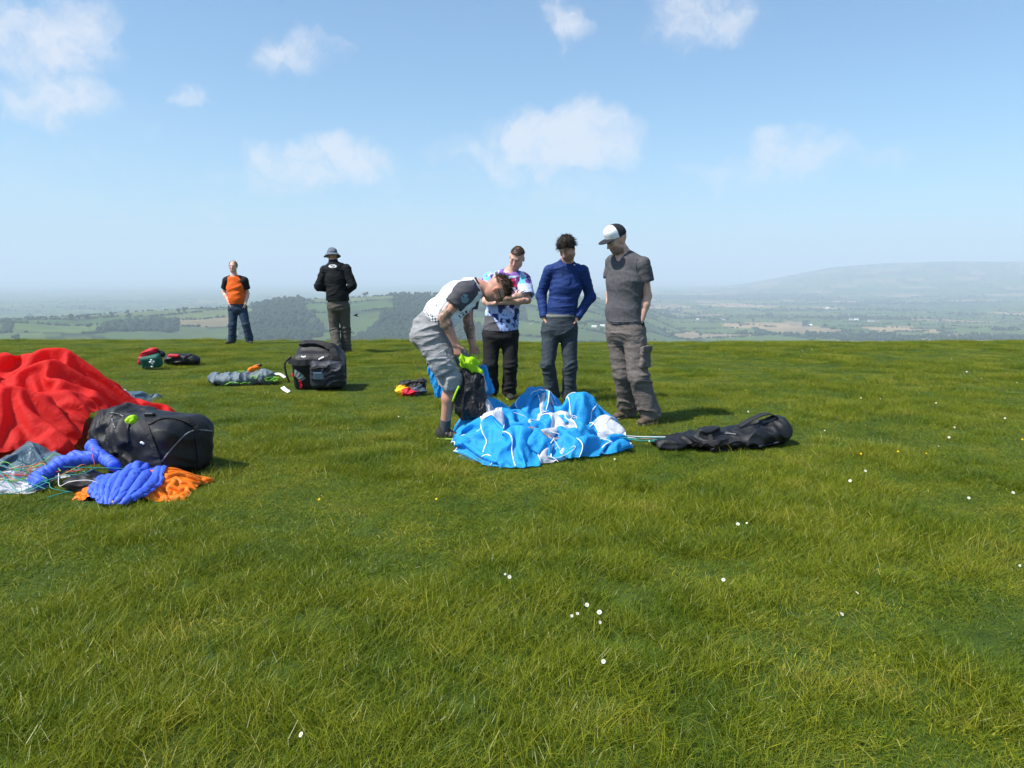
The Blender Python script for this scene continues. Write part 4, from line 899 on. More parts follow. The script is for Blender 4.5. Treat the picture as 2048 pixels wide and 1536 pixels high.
# ---- the man in the cap
def cap_man():
    Y = 7.05; J = dict(pel=PX(1250, 652, Y), wst=PX(1247, 622, Y), chs=PX(1251, 562, Y), nck=PX(1247, 510, Y), hd=PX(1233, 480, Y - .06),
        shL=PX(1285, 530, Y - .1), shR=PX(1226, 526, Y + .12), elL=PX(1295, 592, Y - .06), wrL=PX(1279, 650, Y - .115), elR=PX(1221, 588, Y + .13), wrR=PX(1222, 642, Y + .06), hdirL=V3(-.3, .5, -1), hdirR=V3(.3, .2, -1), hpnL=V3(-1, 0, 0), hpnR=V3(1, 0, 0),
        hpL=PX(1267, 664, Y - .07), hpR=PX(1234, 664, Y + .07), knL=PX(1277, 752, Y - .14), knR=PX(1247, 748, Y + .06))
    sides(J); stance(J, 'L', PX(1303, 838, Y - .1), (-.75, -.7)); stance(J, 'R', PX(1257, 828, Y + .2), (-.8, -.55))
    A = frame((-.78, -.42, -.40), (-.02, -.06, 1)); root = person("bearded person in charcoal T-shirt, brown cargo trousers and a white-fronted cap", J, onground(J['pel'], 0))
    body("cap", root, J, A, tints(J, A, (.55, .33, .25), hair=(.05, .035, .025), stubble=((.10, .07, .055), .72), scalp=.6), .006, w=.97, hands=(.3, .3))
    V = vol_around([J[k] for k in ('pel', 'chs', 'nck', 'shL', 'shR')], .2, .0072); torso(V, J, .020); V.seg(J['pel'] - V3(0, 0, .02), J['wst'], (.176, .136), (.168, .13), side=J['sp'], k=.04); V.wrinkle(folds(.006, 3.5, 9, 1.7, axis=(.5, .1, 1)))
    V.plane(J['pel'] + V3(0, 0, .02), (0, 0, -1)); F = np.cross(J['sc'], (0, 0, 1)) * -1; F = unit(F if F[1] < 0 else -F)
    V.ell(J['nck'] + F * .045 + V3(0, 0, .05), (.075, .075, .07), k=0, op='s'); V.seg(J['nck'] + F * .07 + V3(0, 0, .03), J['nck'] + F * .15 - V3(0, 0, .10), .062, .010, k=0, op='s'); sh = V.obj("shirt", M['charcoal_cotton'], root, 2)
    pipe_on(V, [(1218, 642), (1235, 644), (1255, 644), (1275, 642)], "hem", M['charcoal_cotton'], sh, .005, .001, y0=6.4, y1=7.6); pipe_on(V, [(1275, 518), (1273, 532), (1274, 548), (1277, 562)], "seam", M['seam_dark'], sh, .002, .0, y0=6.4, y1=7.6)
    for s in 'LR': limb_sleeve("sleeve", sh, M['charcoal_cotton'], J['sh' + s] + V3(0, 0, .004), J['el' + s], .52, .072, .080, .0068, .006, 3.1)
    tr = trousers("trousers", root, J, M['brown_trouser'], .0072, o=.026, amp=.016, kn=.096, an=.092, seed=5.2, hem=-.045, top=J['pel'] + V3(0, 0, .065), fold_f=(4.5, 15))
    p = J['hpL'] * .45 + J['knL'] * .55; B = np.array([unit(V3(.75, -.66, 0)), V3(.66, .75, 0), V3(0, 0, 1)]); V = vol_around([p - .15, p + .15], .06, .0065); V.box(p + B[0] * .098, (.022, .075, .095), B, r=.016, k=0); V.wrinkle(folds(.012, 7, 16, 4.)); po = V.obj("cargo_pocket", M['brown_trouser'], tr)
    V = vol_around([p - .15, p + .15], .06, .0065); V.box(p + B[0] * .115 + V3(0, 0, .075), (.012, .08, .03), B, r=.008, k=0); V.obj("pocket_flap", M['brown_trouser'], po)
    for s in 'RL': shoe(root, J['an' + s], J['to' + s], M['shoe_brown'], M['sole_tan'])
    def L(f, l, u): return J['hd'] + f * A[0] + l * A[1] + u * A[2]
    def dome():
        V = vol_around([J['hd']], .2, .005); V.ell(L(-.008, 0, .044), (.108, .086, .104), A, k=0); V.ell(L(.035, 0, .095), (.066, .07, .052), A, k=.03); V.plane(L(0, 0, .034), -A[2] + A[0] * .0); return V
    V = dome(); V.plane(L(.012, 0, 0), A[0]); cap = V.obj("cap", M['cap_black'], root)
    V = dome(); V.plane(L(.0125, 0, 0), -A[0]); V.obj("front_panel", M['cap_white'], cap)
    V = vol_around([L(.13, 0, .03)], .16, .0045); V.ell(L(.090, 0, .034), (.098, .082, .013), A, k=0); V.plane(L(.075, 0, 0), -A[0]); V.wrinkle(lambda x, y, z: -.0 * x); V.obj("brim", M['cap_black'], cap)
    d = unit(J['wrL'] - J['elL']); V = vol_around([J['wrL']], .09, .005); c = J['wrL'] - d * .012; V.seg(c - d * .011, c + d * .011, .036, k=0, fa=True, fb=True); w = V.obj("watch", M['black_plastic'], root)
    V = vol_around([c], .09, .005); V.ell(c + unit(V3(.6, -.8, .1)) * .034, (.02, .02, .02), k=0); V.obj("watch_face", M['black_plastic'], w)
# ---- the two men on the brow of the hill
def orange_man():
    Y = 15.9; J = dict(pel=PX(475, 611, Y), wst=PX(474, 596, Y), chs=PX(471, 575, Y), nck=PX(468, 553, Y), hd=PX(466.5, 533, Y - .03), shR=PX(454, 562, Y), shL=PX(488, 562, Y), elR=PX(448, 585, Y + .08), elL=PX(495, 587, Y + .08), wrR=PX(460, 608, Y - .09), wrL=PX(490, 608, Y - .09), hdirR=V3(.3, .45, -1), hdirL=V3(-.3, .45, -1), hpnR=V3(1, 0, 0), hpnL=V3(-1, 0, 0),
        hpR=PX(467, 617, Y), hpL=PX(484, 617, Y), knR=PX(465, 650, Y - .06), knL=PX(492, 650, Y - .06))
    sides(J); stance(J, 'R', (PX(465, 684, Y)[0], Y), (-.4, -1)); stance(J, 'L', (PX(500, 686, Y)[0], Y), (.5, -1))
    A = frame((.10, -1, .02)); root = person("balding person in orange T-shirt with black sleeves and jeans on the brow of the hill", J, onground(J['pel'], 0))
    body("orange", root, J, A, tints(J, A, (.60, .36, .28), hair=(.30, .24, .19), scalp=.35), .0075, hands=(.3, .3), belly=.03)
    V = vol_around([J[k] for k in ('pel', 'chs', 'nck', 'shL', 'shR')], .22, .0085); torso(V, J, .018, .045); V.wrinkle(folds(.009, 4, 14, 7.7)); V.plane(J['pel'] + V3(0, 0, .03), (0, 0, -1)); V.ell(J['nck'] + V3(0, -.05, .06), (.085, .085, .065), k=0, op='s'); sh = V.obj("shirt", M['orange_tee'], root, 2)
    for s in 'LR':
        e = J['sh' + s] * .35 + J['el' + s] * .65; V = vol_around([J['sh' + s], e, J['nck']], .16, .0085); V.seg(J['sh' + s], e, .087, .086, k=0, fb=True); V.seg(J['sh' + s], J['nck'] * .45 + J['sh' + s] * .55 + V3(0, 0, .015), .084, .066, k=.04); V.obj("sleeve", M['black_cotton'], sh, 1)
    trousers("jeans", root, J, M['denim'], .0088, o=.020, amp=.012, kn=.078, an=.08, seed=2.4, hem=-.04, top=J['pel'] + V3(0, 0, .06))
    for s in 'RL': shoe(root, J['an' + s], J['to' + s], M['shoe_black'], M['sole_dark'])
    P, D = scalp_points(J['hd'], A, 900, 8, lambda q: q[2] > -.0 and q[0] < .045 and not (q[2] > .1 and q[0] > 0), (.1, .078, .094)); strands("hair", root, fabric('sandy_hair', (.20, .155, .11), .7), P - D * .002, D * .5 - A[2] * .4, .016, .004, 5, .2, .1)
def hat_man():
    Y = 13.65; J = dict(pel=PX(676, 606, Y), wst=PX(674, 586, Y), chs=PX(671, 558, Y), nck=PX(668, 527, Y), hd=PX(664.5, 512, Y + .03), shL=PX(650, 541, Y), shR=PX(692, 538, Y), elL=PX(637, 573, Y - .06), elR=PX(705, 571, Y - .04), wrL=PX(655, 578, Y + .2), wrR=PX(692, 585, Y + .2),
        hpL=PX(666, 613, Y), hpR=PX(688, 613, Y), knL=PX(669, 658, Y + .03), knR=PX(691, 657, Y + .08), hpnL=V3(1, 0, 0), hpnR=V3(-1, 0, 0))
    sides(J); stance(J, 'L', (PX(675, 706, 13.5)[0], 13.5), (-.2, 1)); stance(J, 'R', (PX(693, 703, 13.75)[0], 13.75), (.2, 1))
    A = frame((-.35, .93, -.08)); root = person("person in black fleece and grey bucket hat seen from behind, looking over the valley", J, onground(J['pel'], 0))
    body("hat", root, J, A, tints(J, A, (.45, .25, .18), hair=(.08, .06, .05), scalp=.6), .0075, hands=(.5, .5))
    V = vol_around([J[k] for k in ('pel', 'chs', 'nck', 'shL', 'shR')], .22, .008); torso(V, J, .030, .01, w=1.02); V.seg(J['pel'] - V3(0, 0, .0), J['wst'], (.195, .15), (.186, .145), side=J['sp'], k=.04); V.seg(J['nck'] - V3(0, 0, .02), J['nck'] + V3(-.01, 0, .07), .080, .072, k=.03, fb=True); V.wrinkle(folds(.011, 4, 9, 5.1)); V.plane(J['pel'] + V3(0, 0, .04), (0, 0, -1))
    lc = PX(668, 532.5, Y)
    def emblem(P):
        a = (P[:, 0] - lc[0]) / .075; b = (P[:, 2] - lc[2]) / .030; r = np.hypot(a, b); on = ((r < 1) & (r > .66)) | ((np.abs(b - a * .55) < .24) & (r < .9)); return np.where((on & (P[:, 1] < Y))[:, None], np.array((.75, .75, .76)), np.array((.010, .011, .013)))
    sh = V.obj("fleece_jacket", PRINT, root, 2, tint=emblem)
    for s in 'LR': long_sleeve("sleeve", sh, M['black_fleece'], J['sh' + s], J['el' + s], J['wr' + s], (.088, .074, .056), .008, .010, 4. + (s == 'L'))
    tr = trousers("trousers", root, J, M['olive_trouser'], .0085, o=.022, amp=.014, kn=.088, an=.084, seed=4.4, hem=-.03, top=J['pel'] + V3(0, 0, .07)); 
    for s in 'RL': shoe(root, J['an' + s], J['to' + s], M['shoe_brown'], M['sole_tan'])
    def L(f, l, u): return J['hd'] + f * A[0] + l * A[1] + u * A[2]
    V = vol_around([J['hd']], .24, .0065); V.ell(L(-.01, 0, .055), (.112, .092, .095), A, k=.0); V.plane(L(0, 0, .03), -A[2]); V.wrinkle(folds(.008, 9, 12, 3.)); hat = V.obj("bucket_hat", M['hat_grey'], root)
    V = vol_around([J['hd']], .24, .0065); V.seg(L(-.01, 0, .045), L(-.02, 0, -.012), .104, .152, side=A[1], k=0, fa=True, fb=True); V.seg(L(-.01, 0, .033), L(-.02, 0, -.03), .098, .150, k=0, op='s'); V.wrinkle(lambda x, y, z: .010 * (vnoise(x * 14, y * 14, z * 14) - .5)); V.obj("hat_brim", M['hat_grey'], hat)
for f in (bending_man, folded_arms_man, blue_top_man, cap_man, orange_man, hat_man): f()
# ------------------------------------------------------------------ gear on the grass
def gloss_cloth(name, col, trans=.38, rough=.55, crinkle=38):
    m, nt, b = new_mat(name); t = nd(nt, 'ShaderNodeTexCoord').outputs['Object']
    n = nd(nt, 'ShaderNodeTexNoise', {'Vector': t, 'Scale': 3, 'Detail': 4})
    c = ramp(nt, n.outputs['Fac'], [(.3, tuple(x * .9 for x in col)), (.7, tuple(min(1, x * 1.08) for x in col))])
    nt.links.new(c, b.inputs['Base Color']); b.inputs['Roughness'].default_value = rough; b.inputs['Specular IOR Level'].default_value = .25
    v = nd(nt, 'ShaderNodeTexVoronoi', {'Vector': t, 'Scale': crinkle * .35}); n2 = nd(nt, 'ShaderNodeTexNoise', {'Vector': t, 'Scale': crinkle, 'Detail': 4, 'Distortion': .8})
    ad = nd(nt, 'ShaderNodeMath', {0: v.outputs['Distance'], 1: n2.outputs['Fac']}, operation='ADD')
    bp = nd(nt, 'ShaderNodeBump', {'Height': ad.outputs[0], 'Strength': .6, 'Distance': .016}); nt.links.new(bp.outputs[0], b.inputs['Normal'])
    tr = nd(nt, 'ShaderNodeBsdfTranslucent', {'Color': c, 'Normal': bp.outputs[0]}); mx = nd(nt, 'ShaderNodeMixShader', {0: trans, 1: b.outputs[0], 2: tr.outputs[0]})
    nt.links.new(mx.outputs[0], nt.nodes['Material Output'].inputs['Surface']); return m
G = {'blue': gloss_cloth('ripstop_blue', (.035, .43, .90)), 'white': gloss_cloth('ripstop_white', (.74, .76, .84)), 'red': gloss_cloth('ripstop_red', (.90, .036, .032), .5, .7, 18), 'slate': gloss_cloth('ripstop_slate', (.085, .14, .19), .15, .3), 'pale': gloss_cloth('ripstop_pale_blue', (.40, .52, .66), .2),
     'lime': gloss_cloth('ripstop_lime', (.45, .78, .015), .25), 'black': gloss_cloth('ripstop_black', (.018, .018, .022), .0, .4), 'tape': fabric('seam_tape', (.80, .80, .82), .7, .05),
     'bag': fabric('bag_nylon', (.007, .0075, .010), .55, .3, 30, .3, 140, .4), 'bag_blue': fabric('bag_navy_panel', (.018, .021, .033), .6, .2, 30, .2, 200, .4), 'strap': fabric('webbing', (.02, .02, .022), .7, .2, 80), 'piping': fabric('grey_piping', (.22, .22, .23), .5),
     'dgrey': fabric('grey_nylon', (.13, .165, .19), .6, .15), 'green': fabric('first_aid_green', (.012, .095, .070), .6), 'rednylon': fabric('red_nylon', (.50, .012, .03), .6), 'whitep': fabric('white_patch', (.8, .8, .8), .7, .04), 'orange': fabric('orange_lining', (.80, .17, .008), .55, .1, 20, .2, 60), 'quilt': fabric('quilted_blue', (.060, .125, .66), .5, .1, 20, .25, 70),
     'yellow': fabric('yellow_nylon', (.78, .42, .01), .6), 'bluegrey': fabric('blue_grey_nylon', (.06, .085, .12), .6), 'panel_grey': fabric('pale_grey_panel', (.22, .27, .27), .7)}
CORD = {k: fabric('cord_' + k, c, .6, .1) for k, c in {'teal': (.04, .30, .26), 'green': (.20, .50, .06), 'red': (.50, .06, .05), 'white': (.75, .75, .75), 'orange': (.65, .25, .05)}.items()}
M['clear'], _nt, _b = new_mat("clear_window"); _b.inputs['Base Color'].default_value = (.10, .15, .21, 1); _b.inputs['Roughness'].default_value = .15
def mound(lumps, floor=.012, pw=.75):
    def f(x, y):
        h = np.zeros_like(x) + floor
        for cx, cy, rx, ry, hh in lumps: h = np.maximum(h, hh * np.clip(1 - (((x - cx) / rx) ** 2 + ((y - cy) / ry) ** 2) ** pw, 0, 1))
        return h
    return f
def lay_panels(root, P, us, vs, colour, tape=None, tape_r=.0048, skip=()):
    """cut one crumpled sheet into its sewn panels and run tape along the seams"""
    n, m, _ = P.shape; ui = [int(round(a * (n - 1))) for a in us]; vi = [int(round(a * (m - 1))) for a in vs]
    for a in range(len(ui) - 1):
        for b in range(len(vi) - 1):
            Q = P[ui[a]:ui[a + 1] + 1, vi[b]:vi[b + 1] + 1]; p, q, _ = Q.shape; i, j = np.meshgrid(np.arange(p - 1), np.arange(q - 1), indexing='ij')
            F = np.stack([i * q + j, (i + 1) * q + j, (i + 1) * q + j + 1, i * q + j + 1], -1).reshape(-1, 4); mesh_obj("panel", Q.reshape(-1, 3), F, G[colour(a, b)], root)
    if tape:
        def sm(Q):
            for _ in range(2): Q = np.vstack([Q[:1], (Q[:-2] + 2 * Q[1:-1] + Q[2:]) / 4, Q[-1:]])
            return Q
        for a in ui[1:-1] if skip else ui: mesh_obj("seam_tape", *tube(sm(P[a] + (0, 0, .005)), tape_r, 5), G[tape], root)
        for k in vi[1:-1]: mesh_obj("seam_tape", *tube(sm(P[:, k] + (0, 0, .005)), tape_r * .7, 5), G[tape], root)
def rest(P):
    P = P.copy(); P[..., 2] += ground_z(P[..., 0], P[..., 1]); return P
def blue_canopy():
    root = empty("paraglider_canopy", (0.15, 6.1, gz(.15, 6.1))); tag(root, "crumpled bright blue and white paraglider canopy heaped on the grass", "paraglider")
    lumps = [(-.20, 6.30, .30, .36, .31), (-.10, 6.02, .40, .42, .22), (.02, 5.68, .34, .30, .15), (.22, 6.55, .30, .30, .37), (.58, 6.50, .22, .24, .31), (.40, 6.05, .32, .36, .17), (.86, 6.22, .18, .2, .10), (-.26, 5.98, .26, .26, .15), (.45, 5.72, .26, .2, .10)]
    fl = mound(lumps); kw = dict(grav=.00015, edge_w=.03, inner_w=.004, bend=.5, it=(170, 110))
    def s1(u, v):
        x = -.40 + .84 * u; y = 5.42 + 1.30 * v; return x + .10 * (v - .3) * (u - .4) - .09 * np.sin(3 * v), y + .30 * (.55 - np.sin(math.pi * u)) * (1 - v)
    P = rest((smooth_grid(crumple(38, 42, s1, (1.50, 2.05), fl, 3, puff=.15, **kw), 1)))
    lay_panels(root, smooth_grid(P, 1), (0, .28, .50, .74, 1), (0, .36, .64, 1), lambda a, b: 'white' if (a, b) in ((1, 1), (2, 2), (3, 0)) else 'blue', 'tape')
    def s2(u, v):
        x = .10 + .83 * u; y = 5.50 + 1.25 * v; return x + .02 * np.sin(8 * v), y + .62 * np.clip(u - .5, 0, 1) * (1 - 1.2 * v)
    P = rest((smooth_grid(crumple(38, 40, s2, (1.46, 1.95), lambda x, y: fl(x, y) + .02, 8, puff=.16, **kw), 1)))
    lay_panels(root, smooth_grid(P, 1), (0, .24, .48, .74, 1), (0, .3, .56, .8, 1), lambda a, b: 'white' if (a, b) in ((1, 1), (3, 1), (2, 3)) else 'blue', 'tape')
    def s3(u, v): return -.10 + .58 * u + .05 * np.sin(7 * v), 5.98 + .70 * v + .05 * np.sin(9 * u)
    P = rest((smooth_grid(crumple(28, 34, s3, (1.05, 1.2), lambda x, y: fl(x, y) + .04, 12, puff=.16, **kw), 1)))
    lay_panels(root, smooth_grid(P, 1), (0, .35, .65, 1), (0, .5, 1), lambda a, b: 'white' if (a, b) in ((1, 0), (2, 1)) else 'blue', 'tape')
    # the part drawn up behind the bending man and beside his hands
    for pts, r0, r1, mt, sd in (((PX(863, 736, 6.62), PX(886, 788, 6.62)), (.03, .012), (.07, .02), 'blue', 1.3), ((PX(967, 736, 6.42), PX(974, 782, 6.42)), (.02, .02), (.06, .03), 'blue', 4.), ((PX(962, 748, 6.37), PX(966, 780, 6.37)), (.014, .014), (.03, .02), 'white', 2.)):
        V = vol_around(pts, .13, .006); V.seg(pts[0], pts[1], r0, r1, k=0); V.wrinkle(folds(.014, 26, 6, sd)); V.obj("panel", G[mt], root)
    rg = np.random.default_rng(5)
    for k in range(9):           # loose white lines lying over the cloth
        x0, y0 = rg.uniform(-.45, .8), rg.uniform(5.5, 6.4); pts = [(x0, y0)]
        for _ in range(4): pts.append((pts[-1][0] + rg.normal(.04, .14), pts[-1][1] + rg.normal(-.03, .1)))
        pts = spline([(a, b, 0) for a, b in pts], 24); lum = fl(pts[:, 0], pts[:, 1]); pts[:, 2] = ground_z(pts[:, 0], pts[:, 1]) + lum + .09 + .03 * np.sin(np.linspace(0, 9, len(pts)))
        mesh_obj("line", *tube(pts, .0022, 4), CORD[('white', 'white', 'orange', 'white', 'teal')[k % 5]], root)
    for x, y, rx, ry in ((-.15, 6.0, .52, .55), (.4, 6.1, .6, .5), (.1, 5.65, .3, .25)): FOOT.append((x, y, rx, ry))
def red_canopy():
    root = empty("paraglider_canopy", (-4.3, 6.3, gz(-4.3, 6.3))); tag(root, "large billowing heap of plain red paraglider fabric beside the black rucksack", "paraglider")
    lumps = [(-4.30, 6.5, .95, .95, .56), (-3.95, 6.5, .60, .75, .57), (-3.65, 6.05, .48, .6, .38), (-4.05, 5.72, .8, .6, .38), (-5.2, 6.2, .95, 1.15, .50), (-3.66, 6.8, .35, .5, .16), (-3.55, 5.55, .36, .4, .16)]
    fl = mound(lumps, pw=.95)
    def s(u, v): return -5.80 + 2.52 * u - .10 * v * u - .10 * np.sin(5 * v), 5.12 + 2.15 * v + .30 * (u * u) * (1 - v)
    P = rest(upsample(smooth_grid(crumple(58, 54, s, (3.65, 3.25), fl, 16, grav=.00012, puff=.19, edge_w=.05, inner_w=.004, bend=.25, it=(190, 130)), 1)))
    lay_panels(root, P, (0, .33, .66, 1), (0, .5, 1), lambda a, b: 'red'); FOOT.append((-4.35, 6.3, 1.3, 1.1))
def small_sheets():
    def one(name, label, cat, c, half, size, lump, seed, mat, n=30, grp=None):
        root = empty(name, (c[0], c[1], gz(*c))); tag(root, label, cat, grp)
        P = rest(smooth_grid(crumple(n, n, lambda u, v: (c[0] + (2 * u - 1) * half[0] + .04 * np.sin(7 * v), c[1] + (2 * v - 1) * half[1] + .04 * np.sin(6 * u)), size, mound([(c[0] + a, c[1] + b, d, e, f) for a, b, d, e, f in lump]), seed, grav=.00014, puff=.08), 1))
        lay_panels(root, P, (0, .5, 1), (0, 1), lambda a, b: mat[a]); FOOT.append((c[0], c[1], half[0] * .9, half[1] * .9)); return root
    one("folded_wing_cloth", "shiny slate blue fabric bulging out from under the red canopy", "fabric", (-3.42, 5.32), (.30, .26), (.85, .75), [(-.1, .05, .24, .2, .2), (.14, -.05, .16, .16, .11)], 4, ('slate', 'slate'))
    one("folded_wing_cloth", "slate and white cloth with tangled lines at the red canopy's front corner", "fabric", (-3.42, 4.86), (.34, .20), (.95, .6), [(-.08, 0, .28, .16, .10)], 9, ('slate', 'white'))
    one("cloth_bundle", "pale blue and slate cloth bundle lying behind the red canopy", "fabric", (-4.38, 8.35), (.34, .24), (1.0, .75), [(-.12, .02, .2, .2, .16), (.14, -.02, .18, .2, .12)], 14, ('pale', 'slate'))
def black_rucksack():
    root = empty("rucksack", (-2.6, 5.3, gz(-2.6, 5.3))); tag(root, "bulky black rucksack lying on its side against the red canopy, lime tag on top", "rucksack"); g = gz(-2.6, 5.3)
    def mk():
        V = Vol((-3.4, 4.75, g - .05), (-1.9, 6.0, g + .6), .0085)
        V.seg((-2.86, 5.45, g + .21), (-2.48, 5.24, g + .20), (.215, .22), (.205, .205), side=(0, 0, 1), k=.03); V.box((-2.50, 5.25, g + .19), (.31, .235, .205), np.array([unit((.44, -.24, 0)), unit((.24, .44, 0)), (0, 0, 1)]), r=.11, k=.06)
        return V
    V = mk(); V.seg((-3.0, 5.5, g + .2), (-2.9, 5.36, g + .3), .13, .12, k=.06); V.wrinkle(lambda x, y, z: .045 * (fbm(x * 5, y * 5, z * 5, 3) - .5) + folds(.010, 4, 9, 8., axis=(.5, .3, .8))(x, y, z) + np.where(x < -2.62, folds(.026, 5, 11, 2., axis=(.7, -.5, .4))(x, y, z), 0)); V.plane((0, 0, g + .0), (0, 0, -1))
    V.obj("main_compartment", G['bag'], root, 2)
    pipe_on(V, [(322, 925), (345, 895), (372, 868), (395, 860), (424, 862)], "piping", G['piping'], root, .0045)
    strap_on(V, [(284, 842), (300, 870), (312, 905), (322, 948)], "strap", G['strap'], root, .045, .004); strap_on(V, [(292, 851), (320, 838), (355, 838), (385, 848), (392, 862), (398, 905), (398, 945)], "strap", G['strap'], root, .04, .004)
    pipe_on(V, [(222, 826), (226, 845), (231, 856)], "piping", G['piping'], root, .005); pipe_on(V, [(222, 826), (235, 828), (247, 833)], "piping", G['piping'], root, .005)
    h = surf(V, 264, 842)
    if h: 
        W = Vol(h[0] - .12, h[0] + .12, .005); W.ell(h[0] + h[1] * .0, (.040, .03, .042), k=.02); W.seg(h[0] + (.03, 0, -.02), h[0] + (.085, -.01, -.045), .018, .013, k=.02); W.wrinkle(folds(.008, 20, 26, 3.)); W.obj("tag", G['lime'], root)
    h = surf(V, 285, 886)
    if h:
        W = Vol(h[0] - .05, h[0] + .05, .0035); W.ell(h[0] + (-.006, 0, .003), (.012, .008, .009), k=.004); W.ell(h[0] + (.006, 0, -.004), (.010, .008, .008), k=.004); W.obj("logo_patch", G['whitep'], root)
    h = surf(V, 300, 832)
    if h: W = Vol(h[0] - .08, h[0] + .08, .005); W.box(h[0] + (0, 0, .01), (.035, .018, .014), r=.006, k=0); W.obj("buckle", M['black_plastic'], root)
    FOOT.append((-2.6, 5.3, .46, .32)); return V
def quilted_jacket():
    root = empty("quilted_jacket", (-2.45, 4.7, gz(-2.45, 4.7))); tag(root, "blue quilted down jacket with orange lining spilled beside the black rucksack", "jacket"); g = gz(-2.45, 4.7)
    def quilt(d, per, amp):
        d = unit(d)
        def f(x, y, z):
            a = (x * d[0] + y * d[1] + z * d[2]) / per + .5 * vnoise(x * 6, y * 6, z * 6); q = 1 - np.abs(np.sin(math.pi * a)); return -amp * q ** 3 + amp * 1.5 * (fbm(x * 22, y * 22, z * 22, 3) - .5)
        return f
    def quilted(name, mat, shape, size, fl, seed, n, m, per, amp, du=True):
        P = crumple(n, m, shape, size, fl, seed, grav=.00014, puff=.05, edge_w=.12, inner_w=.01, bend=.35, it=(150, 80)); P = smooth_grid(upsample(P), 1); P[..., 2] += g - .025
        nu, nv, _ = P.shape; N = np.cross(np.gradient(P, axis=0), np.gradient(P, axis=1)); N /= np.linalg.norm(N, axis=-1, keepdims=True) + 1e-9; N *= np.sign(N[..., 2:].mean())
        u, v = np.meshgrid(np.linspace(0, 1, nu), np.linspace(0, 1, nv), indexing='ij'); q = np.abs(np.sin(math.pi * ((u if du else v) * size[0 if du else 1] / per + .35 * (v - .5) * du)))
        e = np.clip(np.minimum(np.minimum(u, 1 - u), np.minimum(v, 1 - v)) / .05, 0, 1)
        puck = vnoise(u * size[0] * 60, v * size[1] * 38, u * 0 + seed)
        P = P + N * (amp * (q ** .55) * (.7 + .4 * puck) * e + .006)[..., None]
        i, j = np.meshgrid(np.arange(nu - 1), np.arange(nv - 1), indexing='ij'); F = np.stack([i * nv + j, (i + 1) * nv + j, (i + 1) * nv + j + 1, i * nv + j + 1], -1).reshape(-1, 4); return mesh_obj(name, P.reshape(-1, 3), F, mat, root)
    flj = mound([(-2.43, 4.62, .27, .36, .15), (-2.50, 4.86, .14, .2, .14), (-2.28, 4.80, .26, .24, .13), (-2.60, 4.72, .2, .2, .09)], .02)
    quilted("lining", G['orange'], lambda u, v: (-2.74 + .72 * u - .05 * np.sin(3 * v), 4.44 + .46 * v + .16 * np.abs(u - .5)), (.92, .62), flj, 3, 46, 36, .09, .004)
    quilted("body", G['quilt'], lambda u, v: (-2.40 - .12 * v + (u - .5) * (.10 + .36 * np.sin(math.pi * np.clip(.92 - .86 * v, 0, 1)) ** .7), 4.39 + .60 * v - .10 * (1 - (2 * u - 1) ** 2) * (1 - v)), (.44, .66), lambda x, y: flj(x, y) + .03, 5, 40, 48, .052, .017)
    for pts, r, sd in (([PX(198, 872, 5.35), PX(184, 893, 5.18), PX(200, 912, 5.05), PX(228, 930, 4.95)], (.038, .05), 1.), ([PX(192, 915, 5.02), PX(152, 917, 5.0), PX(118, 930, 4.95), PX(88, 950, 4.85), PX(72, 964, 4.8), PX(82, 985, 4.72)], (.050, .040), 2.)):
        pts = [V3(p[0], p[1], max(p[2], g + .05)) for p in pts]; V = vol_around(pts, .13, .006)
        for k in range(len(pts) - 1): V.seg(pts[k], pts[k + 1], r[0] + (r[1] - r[0]) * k / len(pts), k=.03)
        V.wrinkle(quilt(pts[-1] - pts[0], .040, .011)); V.plane((0, 0, g), (0, 0, -1)); V.obj("sleeve", G['quilt'], root)
    V = vol_around([(-2.78, 4.78, g + .05)], .2, .0065); V.ell((-2.78, 4.78, g + .04), (.14, .11, .06), k=0); V.wrinkle(folds(.03, 9, 14, 6.)); V.plane((0, 0, g), (0, 0, -1)); V.obj("inner_fold", G['bag'], root)
    mesh_obj("drawcord", *tube([PX(184, 895, 5.06), PX(186, 915, 4.95), PX(190, 932, 4.87), PX(186, 915, 4.93)], .003, 5), CORD['red'], root)
    FOOT.append((-2.40, 4.55, .36, .34)); FOOT.append((-2.85, 4.85, .25, .15))
def line_tangle():
    root = empty("line_tangle", (-3.1, 4.9, gz(-3.1, 4.9))); tag(root, "tangle of thin teal, green and red suspension lines beside the blue jacket", "cords"); rg = np.random.default_rng(21)
    for k in range(22):
        x, y = rg.uniform(-3.45, -2.85), rg.uniform(4.62, 5.15); pts = [(x, y)]; a = rg.uniform(0, 6.28)
        for _ in range(6): a += rg.normal(0, .9); pts.append((pts[-1][0] + .11 * math.cos(a), pts[-1][1] + .11 * math.sin(a)))
        P = spline([(p, q, gz(p, q) + .05 + abs(rg.normal(0, .05))) for p, q in pts], 36); mesh_obj("line", *tube(P, .0026, 4), CORD[('teal', 'green', 'red', 'teal', 'white', 'green', 'orange')[k % 7]], root)
    for a, b in (((-3.5, 4.92), (-3.1, 4.55)), ((-3.5, 4.85), (-2.95, 4.6)), ((-2.9, 4.72), (-2.45, 5.05))):
        mesh_obj("line", *tube(spline([(*a, gz(*a) + .16), ((a[0] + b[0]) / 2, (a[1] + b[1]) / 2, gz(*a) + .11), (*b, gz(*b) + .05)], 16), .003, 4), CORD['teal'], root)
